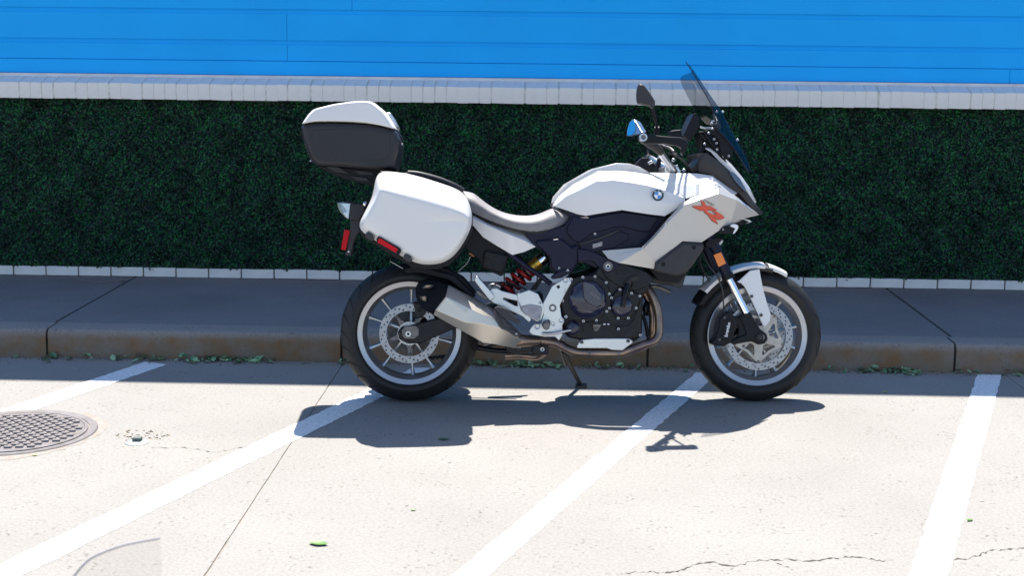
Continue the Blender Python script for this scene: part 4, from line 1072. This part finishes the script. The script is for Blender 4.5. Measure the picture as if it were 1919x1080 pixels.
# windscreen
nr = [(115, 68), (180, 172), (245, 285), (310, 395), (342, 480), (350, 590), (430, 690), (520, 800), (590, 910), (645, 1000)]
ce = [(172, 152), (250, 262), (320, 365), (392, 450), (440, 515), (500, 625), (558, 735), (610, 830), (650, 900), (664, 972)]
fr_ = [(50, 195), (92, 285), (135, 375), (185, 465), (225, 530), (275, 590), (350, 650), (440, 770), (540, 890), (640, 990)]
rows = []
for i in range(10):
    t = i/9; w = .15 - .06*max(0, (t-.4)/.6)
    n_, c_, f_ = I3(*nr[i], -w), I3(*ce[i], 0), I3(*fr_[i], w)
    m1 = Vector((n_.x*.38+c_.x*.62+.006, -w*.55, n_.z*.45+c_.z*.55)); m2 = Vector((f_.x*.38+c_.x*.62+.006, w*.55, f_.z*.45+c_.z*.55))
    rows.append([n_, m1, c_, m2, f_])
ws = grid('windscreen', rows, M_SCREEN, bike, subsurf=2)
bpy.data.objects['windscreen'].modifiers['sub'].levels = 2
tube('screen_edge', [r_[0] for r_ in rows], .0018, M_NAVY, ws, n=6)
for u, v, y in ((428, 492, -.02), (378, 492, -.1), (552, 728, -.02), (345, 572, -.12), (335, 590, -.10)): bolt(I3(u, v, y), .006, ws, M_CHROME)
plate('screen_arm', I3, [(325, 640), (365, 620), (470, 710), (530, 790), (500, 870), (450, 900), (410, 830), (390, 720), (330, 680)], -.10, .012, M_BLK, bevel=.004, far=True)
plate('screen_bracket', I3, [(220, 660), (300, 650), (420, 860), (470, 920), (300, 850), (250, 800)], -.06, .12, M_BLK, bevel=.005)
tube('cockpit_strut', [I3(235, 620, -.08), I3(280, 632, -.08), I3(340, 628, -.06)], .005, M_ALU, n=10)
tube('cockpit_strut', [I3(240, 840, -.1), I3(290, 740, -.08), I3(240, 680, -.08)], .006, M_BLK, n=10)
tube('cockpit_strut', [I3(265, 655, -.08), I3(320, 740, -.08), I3(380, 830, -.08)], .007, M_BLK, n=10)
for u, v in ((310, 672), (375, 757), (355, 723), (380, 810), (340, 637), (478, 866), (275, 765)): bolt(I3(u, v, -.108), .0055, bike)
plate('display', I3, [(183, 505), (198, 500), (236, 545), (225, 640), (150, 745), (98, 700), (100, 685)], -.085, .17, M_BLK, bevel=.006)
plate('display_mount', I3, [(215, 840), (275, 838), (290, 860), (260, 960), (200, 1000), (180, 960), (240, 880)], -.11, .2, M_GREY, bevel=.005)

# ---------------------------------------------------------------- front end
fk0, fk1 = DS(1035, 600, -.105), DS(1192, 928, -.105)
def fork(sign):
    def Q(p): q = SI @ p; return SM @ Vector((q.x, -q.y*sign if sign < 0 else q.y, q.z))
    def q_(fn, u, v): 
        p = SI @ fn(u, v, -.105); return SM @ Vector((p.x, .105*sign, p.z))
    ft = tube('fork_tube', [q_(I2, 560, 1100), q_(DS, 1085, 690), q_(DS, 1183, 915)], .0245, M_NAVY, n=20, sub=1)
    tube('fork_seal', [q_(DS, 1172, 890), q_(DS, 1188, 925)], .0275, M_BLK, ft, n=20)
    tube('fork_slider', [q_(DS, 1183, 915), q_(F, 330, 220), q_(F, 436, 430)], .0165, M_CHROME, ft, n=20, sub=1)
    bt = [(385, 455), (410, 432), (455, 418), (482, 470), (520, 530), (560, 560), (568, 595), (548, 622), (505, 628), (470, 605), (345, 628), (335, 600), (430, 560), (410, 500)]
    f = [SI @ F(u, v, -.105) for u, v in bt]
    r0 = [SM @ Vector((p.x, sign*.122, p.z)) for p in f]; r1 = [SM @ Vector((p.x, sign*.088, p.z)) for p in f]
    fb = rings('fork_foot', [r0, r1], M_BLK, bike, bevel=.006, seg=3)
    return ft, fb
fk, fb = fork(-1); fork(1)
tube('front_axle', [SM @ (FCc + Vector((0, -.127, 0))), SM @ (FCc + Vector((0, .127, 0)))], .013, M_DALU, n=16)
ring_at('axle_collar', F(520, 582, -.124), .0165, .0085, -.004, .01, M_ENG, fb, steer=True)
disc_at('axle_bore', F(520, 582, -.1285), .0085, .003, M_BLACKP, fb, n=6, steer=True)
o = plate('fork_reflector', DS, [(1070, 738), (1130, 717), (1168, 805), (1110, 833)], -.132, .006, M_REFO, bevel=.0015)
plate('reflector_mount', DS, [(1078, 745), (1126, 728), (1160, 800), (1113, 822)], -.127, .012, M_BLK, o, bevel=.001)
cal = plate('front_caliper', F, [(268, 462), (300, 432), (325, 418), (372, 462), (382, 485), (362, 560), (345, 612), (300, 640), (222, 632), (215, 612), (240, 590), (262, 520)], -.125, .075, M_BLK, bevel=.007, seg=3)
plate('caliper_face', F, [(292, 475), (332, 462), (352, 480), (330, 590), (290, 600), (278, 585)], -.1285, .006, M_BLK, cal, bevel=.003)
mw = Matrix.Translation(F(317, 534, -.1295)) @ SM.to_3x3().to_4x4() @ Matrix.Rotation(R(-78), 4, 'Y') @ NRM
text('caliper_lettering', 'brembo', .0205, mw, M_PRINT, cal, ext=.0005, bold=.0006)
for u, v, r_ in ((298, 458, .006), (266, 598, .006), (312, 400, .006)): bolt(F(u, v, -.129), r_, cal, M_DALU, steer=True)
o = mirrored(cal); o.data.transform(Matrix()) 
bpy.data.objects.remove(o)
plate('caliper_mount', F, [(340, 440), (420, 470), (470, 560), (460, 600), (380, 600), (390, 520)], -.115, .02, M_BLK, bevel=.004)
tube('brake_hose', [DS(985, 720, -.11), DS(1040, 830, -.13), DS(1120, 930, -.14), F(255, 200, -.14), F(285, 285, -.14), F(292, 400, -.125)], .0034, M_GREY, n=8)
tube('brake_hose', [DS(955, 720, -.05), DS(975, 830, -.05), DS(1040, 950, -.05)], .0032, M_RUBBER, n=8)
plate('sensor_clip', I6S, [(215, 580), (250, 540), (275, 540), (270, 575), (240, 615), (222, 610)], -.08, .012, M_PRINT, bevel=.002)
plate('steering_stem', I6S, [(0, 580), (140, 500), (280, 500), (250, 560), (140, 640), (40, 660)], -.13, .26, M_BLK, bevel=.006)
# mudguard
Rm = R_F + .018
def guard(name, a0, a1, n, m, dr0=0., dr1=0., hw=.072, drop=.034):
    rows = []
    for i in range(n+1):
        t = i/n; a_ = R(a0 + (a1-a0)*t); r_ = Rm + dr0 + (dr1-dr0)*t
        rows.append([MF @ Vector(((r_-d)*math.cos(a_), y, (r_-d)*math.sin(a_))) for y, d in ((-hw, drop), (-hw*.98, drop*.45), (-hw*.8, .008), (-hw*.4, 0), (0, -.002), (hw*.4, 0), (hw*.8, .008), (hw*.98, drop*.45), (hw, drop))])
    return grid(name, rows, m, bike, solid=.003, smooth=40)
mg = guard('mudguard', 85.5, 141, 24, M_WHITE, .012, .012, hw=.074, drop=.026)
guard('mudguard_liner', 78, 90, 6, M_BLACKP, .002, .004, hw=.064, drop=.030)
guard('mudguard_tip', 65, 81.5, 8, M_WHITE, .000, .010, hw=.062, drop=.026)
guard('mudguard_flap', 112, 153, 14, M_BLK, .004, .008, hw=.071, drop=.046)
lg = [(378, 232), (400, 215), (460, 160), (520, 150), (528, 200), (545, 285), (575, 390), (592, 440), (586, 475), (552, 522), (536, 497), (500, 415), (455, 318), (425, 262), (402, 240)]
lgp = plate('mudguard_stay', F, lg, -.090, .006, M_WHITE, bevel=.003)
for u, v in ((470, 323), (530, 442)): bolt(F(u, v, -.092), .0075, lgp, M_DALU, steer=True)
f = [SI @ F(u, v, -.09) for u, v in lg]
rings('mudguard_stay', [[SM @ Vector((p.x, y, p.z)) for p in f] for y in (.084, .090)], M_WHITE, bike, bevel=.003)
# turn signals
ts = plate('turn_signal', I6, [(205, 400), (275, 352), (330, 330), (385, 345), (455, 365), (430, 450), (360, 445), (180, 452)], -.21, .05, M_BLK, bevel=.005)
plate('signal_lens', I6, [(378, 345), (400, 312), (445, 306), (490, 325), (500, 355), (478, 402), (432, 452), (415, 448), (450, 370)], -.212, .045, M_RWHITE, ts, bevel=.005)
bolt(I6(275, 390, -.213), .004, ts)
ts2 = plate('turn_signal', I6, [(430, 290), (520, 262), (640, 275), (580, 310), (470, 330), (400, 330)], .15, .05, M_BLK, bevel=.004)
plate('signal_lens', I6, [(535, 245), (575, 240), (640, 270), (655, 275), (570, 320), (620, 295), (688, 278), (660, 255), (590, 236)], .148, .02, M_RWHITE, ts2, bevel=.001)

# ---------------------------------------------------------------- handlebar (turns with the fork)
hb = tube('handlebar', [I2(420, 780, -.26), I2(470, 860, -.20), I2(560, 970, -.12), I2(575, 1000, .0)], .0145, M_ALU, n=16)
grip = tube('grip', [I2(248, 633, -.415), I2(300, 690, -.36), I2(370, 735, -.30), I2(425, 780, -.26)], .0175, M_RUBBER, hb, n=16)
ring_at('bar_end', I2(248, 633, -.425), .0165, .0105, -.004, .02, M_ALU, hb, steer=True)
disc_at('bar_end_cap', I2(248, 633, -.424), .0105, .01, M_DALU, hb, steer=True)
hg = [(195, 605), (225, 590), (320, 606), (480, 624), (620, 632), (672, 655), (702, 690), (694, 740), (650, 822), (634, 790), (640, 750), (600, 720), (470, 698), (250, 698), (218, 672), (200, 640)]
pillow('handguard', I2, hg, -.40, [(-.412, .93), (-.404, 1.), (-.36, .99)], M_BLK, bevel=.004, seg=2)
plate('fluid_reservoir', I2, [(520, 568), (560, 560), (635, 553), (645, 640), (640, 660), (530, 650)], -.20, .05, M_BLK, bevel=.005)
tube('brake_lever', [I2(440, 720, -.26), I2(520, 745, -.33), I2(575, 800, -.38)], .006, M_DALU, n=10)
plate('switch_block', I2, [(390, 705), (470, 700), (490, 740), (450, 800), (390, 790)], -.27, .05, M_BLK, bevel=.005)
tube('clutch_cable', [I2(560, 800, -.25), I2(640, 860, -.18), I2(700, 930, -.12), I2(730, 1000, -.08)], .005, M_RUBBER, n=8)
tube('clutch_cable', [I2(500, 790, -.2), I2(600, 830, -.15), I2(680, 900, -.10), I2(700, 985, -.06)], .004, M_RUBBER, n=8)
tube('handlebar', [I2(575, 1000, .0), I2(470, 940, .12), I2(380, 880, .20), I2(330, 850, .26)], .0145, M_ALU, n=16)
g2 = tube('grip', [I2(330, 850, .26), I2(290, 850, .33), I2(245, 880, .41)], .018, M_RUBBER, n=16)
plate('switch_block', I2, [(205, 870), (240, 835), (290, 840), (330, 880), (340, 960), (280, 985), (220, 970), (170, 915)], .24, .07, M_BLK, bevel=.006)
tube('clutch_lever', [I2(300, 900, .22), I2(340, 880, .22), I2(375, 890, .22), I2(395, 930, .22)], .008, M_ALU, n=10)
plate('handguard', I2, [(270, 720), (320, 750), (330, 840), (400, 880), (440, 940), (300, 985), (280, 900)], .36, .03, M_BLK, bevel=.005)
tube('switch_stalk', [I2(410, 850, .10), I2(400, 920, .10), I2(395, 985, .10)], .009, M_BLK, n=10, taper=.016)
disc_at('stalk_knob', I2(410, 845, .10), .0085, .008, M_ALU, bike, steer=True, dome=.004)
plate('fork_clamp', I2, [(470, 930), (520, 915), (560, 960), (590, 905), (640, 985), (600, 1010), (470, 1000)], -.10, .20, M_ALU, bevel=.005)
for u, v in ((555, 862), (660, 968), (490, 940)): bolt(I2(u, v, -.10), .008, bike, M_ALU, steer=True)
# mirrors
nm = [(200, 90), (225, 90), (255, 108), (295, 160), (345, 235), (368, 275), (366, 310), (350, 345), (335, 350), (305, 318), (240, 306), (192, 296), (180, 265), (176, 195), (184, 125)]
mi = pillow('mirror', I2, nm, -.36, [(-.382, .84), (-.376, .95), (-.362, 1.), (-.348, .97), (-.342, .86)], M_GREY, bevel=.006, seg=3)
tube('mirror_stem', [I2(342, 340, -.36), I2(360, 420, -.35), I2(382, 500, -.32), I2(388, 620, -.29)], .0065, M_BLK, mi, n=10)
tube('mirror_joint', [I2(386, 530, -.31), I2(388, 625, -.29)], .011, M_BLK, mi, n=12)
fm = [(74, 615), (80, 560), (100, 490), (125, 455), (152, 450), (175, 482), (205, 535), (236, 582), (205, 602), (160, 606), (110, 625)]
ym = [.43, .425, .41, .395, .375, .36, .35, .345, .35, .37, .405]
gl = [(86, 605), (88, 560), (105, 500), (126, 463), (150, 466), (166, 505), (172, 545), (158, 582), (130, 608), (102, 620)]
pc = I2(128, 540, .385); wv = ((BM @ pc) - CAM_P).normalized(); wr = (Vector((-2.6, WY+.06, 2.0)) - BM @ pc).normalized()
wn = BI.to_3x3() @ (wr - wv).normalized()
def on_mirror(u, v):
    o_, d_ = BI @ CAM_P, BI.to_3x3() @ ray(1160+u/5.4, 140+v/5.4)
    return o_ + d_*((pc - o_).dot(wn)/d_.dot(wn))
g_ = [on_mirror(u, v) for u, v in gl]
f2 = [on_mirror(u, v) for u, v in fm]
f = [p - wn*.002 for p in f2]
ctr = sum(f, Vector())/len(f)
bk = [ctr + (p - ctr)*.75 + SM.to_3x3() @ Vector((.035, .03, 0)) for p in f]
mi2 = rings('mirror', [f, [p + SM.to_3x3() @ Vector((.012, .012, 0)) for p in f], bk], M_ALU, bike, bevel=.003)
mk('mirror_glass', g_, [tuple(range(len(g_)))], M_MIRROR, mi2)
tube('mirror_stem', [I2(205, 590, .37), I2(250, 640, .37), I2(290, 760, .36), I2(300, 850, .33)], .0065, M_BLK, mi2, n=10)

# ---------------------------------------------------------------- luggage
lay = [(-.215, .90), (-.20, .965), (-.16, 1.), (.16, 1.), (.20, .965), (.215, .90)]
seam = [(78, 218), (150, 206), (250, 205), (350, 208), (430, 214), (500, 225), (586, 246)]
lid = [(80, 214), (92, 195), (112, 165), (140, 138), (165, 128), (250, 107), (330, 95), (400, 89), (445, 91), (468, 100), (500, 125), (532, 152), (560, 195), (587, 243)] + [(u, v-3) for u, v in seam[::-1][1:-1]]
tc_l = pillow('top_case', A, lid, -.10, lay, M_CASE, bevel=.010, seg=3)
low = seam + [(592, 262), (606, 300), (602, 350), (592, 400), (578, 452), (540, 456), (470, 452), (380, 444), (280, 434), (170, 428), (140, 412), (122, 385), (100, 330), (86, 270)]
# the base keeps the lid's sides so both close on one seam
tc_b = pillow('top_case_base', A, low, -.10, lay, M_CASEB, tc_l, bevel=.012, seg=3)
plate('base_emboss', A, [(130, 240), (330, 228), (460, 240), (540, 262), (545, 330), (530, 385), (470, 400), (220, 395), (160, 380), (140, 310)], -.2175, .004, M_CASEB, tc_b, bevel=.004)
pillow('lid_latch', A, [(530, 150), (552, 152), (568, 175), (590, 222), (592, 236), (575, 220), (555, 190)], -.0, [(-.10, .9), (-.09, 1.), (.09, 1.), (.10, .9)], M_ALU, tc_l, bevel=.003)
pillow('latch_handle', A, [(588, 240), (600, 262), (612, 285), (612, 312), (600, 318), (584, 300), (580, 262)], -.0, [(-.09, .9), (-.08, 1.), (.08, 1.), (.09, .9)], M_BLK, tc_l, bevel=.003)
plate('handle_clip', A, [(580, 298), (612, 308), (612, 318), (600, 318)], -.095, .02, M_CASE, tc_l, bevel=.001)
bolt(A(121, 402, -.19), .004, tc_l)
plate('case_carrier', A, [(150, 425), (580, 455), (560, 470), (480, 500), (470, 540), (440, 532), (350, 510), (300, 495), (200, 455)], -.11, .22, M_BLK, bevel=.008)
for q in ([(200, 430), (270, 434), (330, 470), (250, 460)], [(350, 450), (450, 462), (460, 478), (380, 474)], [(330, 480), (420, 492), (440, 512), (370, 505)]):
    plate('carrier_rib', A, q, -.118, .012, M_GREY, bevel=.003)
plate('carrier_leg', A, [(400, 500), (470, 500), (600, 600), (560, 640), (480, 560)], -.09, .18, M_BLK, bevel=.006)

def soft_creases(o, n, ring_c, _):
    # crease values along given rings of a bridged body
    me = o.data; at = me.attributes.new('crease_edge', 'FLOAT', 'EDGE')
    for e in me.edges:
        a_, b_ = sorted(e.vertices)
        r0, r1 = a_//n, b_//n
        if r0 == r1:
            k = a_ % n if (b_ - a_) == 1 else b_ % n
            v = ring_c.get((r0, k), 0)
            if v: at.data[e.index].value = v
Oc = [(490, 455), (560, 459), (640, 470), (720, 490), (800, 516), (880, 542), (938, 573), (966, 620), (986, 700), (976, 760), (946, 825), (902, 892), (852, 937), (792, 956), (722, 957), (662, 942), (572, 893), (472, 830), (402, 790), (379, 758), (380, 730), (425, 645), (455, 583), (463, 498)]
Cc = [(499, 556), (588, 582), (680, 606), (760, 627), (830, 648), (890, 668), (938, 690), (958, 706), (966, 722), (950, 765), (920, 822), (872, 880), (826, 914), (775, 928), (715, 926), (672, 906), (592, 862), (492, 798), (432, 757), (412, 735), (424, 690), (458, 632), (480, 588), (492, 560)]
yo = [-.375]*9 + [-.372]*15
yc = [-.445, -.447, -.448, -.448, -.447, -.445, -.440, -.435, -.430, -.432, -.430, -.425, -.422, -.420, -.420, -.420, -.422, -.425, -.428, -.430, -.434, -.438, -.442, -.444]
ro = [A(u, v, y) for (u, v), y in zip(Oc, yo)]
rcx = [A(u, v, y) for (u, v), y in zip(Cc, yc)]
cen = sum(rcx, Vector())/len(rcx)
r_mid = [p.lerp(q, .62) + Vector((0, -.012, 0)) if i > 8 else p.lerp(q, .5) + Vector((0, -.004, 0)) for i, (p, q) in enumerate(zip(ro, rcx))]
rin = [p.lerp(cen, .35) + Vector((0, -.006, 0)) for p in rcx]
back = [Vector((p.x, -.285, p.z)) for p in ro]
case = rings('side_case', [back, ro, r_mid, rcx, rin], M_CASE, bike, subsurf=2)
soft_creases(case, 24, {(1, k): .75 for k in range(24)} | {(3, k): .62 for k in list(range(0, 8)) + list(range(19, 24))}, {(k_r, 8): .3 for k_r in ()})
Ob = [(u, v) for u, v in Oc]
for i in range(9, 20):
    u, v = Ob[i]; dx_, dy_ = u-680, v-700; Lq = math.hypot(dx_, dy_); Ob[i] = (u + dx_/Lq*6, v + dy_/Lq*14 + 12)
ib = [A(u, v, -.30) for u, v in Ob]
cb = rings('case_inner_shell', [[p + Vector((0, .0, 0)) for p in ib], [Vector((p.x, -.20, p.z)) for p in ib], [Vector((p.x*.9+ib[8].x*.0+sum(q.x for q in ib)/24*.1, -.145, p.z*.9+sum(q.z for q in ib)/24*.1)) for p in ib]], M_BLK, case, bevel=.006)
fr2 = plate('reflector_frame', A, [(470, 818), (482, 803), (598, 868), (604, 882), (590, 908), (572, 905), (478, 848)], -.432, .05, M_BLK, case, bevel=.004)
plate('case_reflector', A, [(487, 812), (586, 872), (576, 893), (476, 836)], -.4345, .006, M_REFR, fr2, bevel=.001)
for q in ([(414, 786), (424, 781), (452, 798), (455, 825), (440, 826), (412, 806)], [(618, 902), (630, 898), (658, 912), (660, 940), (645, 943), (614, 924)]):
    plate('case_clasp', A, q, -.425, .05, M_GREY, case, bevel=.004)
tube('case_piping', [A(545, 938, -.30), A(580, 958, -.30), A(612, 976, -.30)], .0009, M_PRINT, case, n=6)
mc_ = mirrored(case); mcb = mirrored(cb, mc_)
# hugger between wheel and case
guard_pts = [(500, 85), (640, 40), (800, 90), (900, 150), (985, 250), (960, 262), (860, 190), (760, 140), (640, 118), (500, 120)]
plate('rear_hugger', E_, guard_pts, -.085, .17, M_BLK, bevel=.006)
plate('case_rack', E_, [(520, 60), (600, 70), (830, 130), (960, 250), (985, 270), (950, 285), (800, 165), (580, 110)], -.13, .02, M_BLK, bevel=.005)
# tail light, number plate arm
tl = plate('tail_light', I1, [(212, 130), (235, 122), (290, 120), (396, 136), (372, 352), (330, 332), (268, 272), (232, 215)], -.06, .12, M_LENS, bevel=.006)
plate('lamp_reflector', I1, [(260, 135), (392, 142), (368, 340), (330, 320), (285, 260), (340, 240)], -.045, .09, M_LENSIN, tl, bevel=.004)
plate('lamp_housing', I1, [(398, 136), (430, 142), (580, 150), (560, 260), (500, 350), (390, 352), (374, 350)], -.065, .13, M_GREY, bevel=.005)
disc_at('rear_indicator', I1(575, 150, -.20), .010, .02, M_CHROME, bike, dome=.006)
plate('plate_arm', I1, [(385, 350), (510, 340), (520, 470), (450, 580), (425, 640), (392, 815), (312, 795), (345, 720), (380, 500), (385, 440)], -.04, .08, M_GREY, bevel=.005)
plate('rear_reflector', I1, [(310, 474), (381, 486), (328, 738), (266, 728)], -.05, .008, M_REFR, bevel=.002)
plate('plate_bolt', I1, [(365, 735), (378, 765), (345, 765)], -.043, .003, M_ALU, bevel=.0005)
bpy.context.view_layer.update()
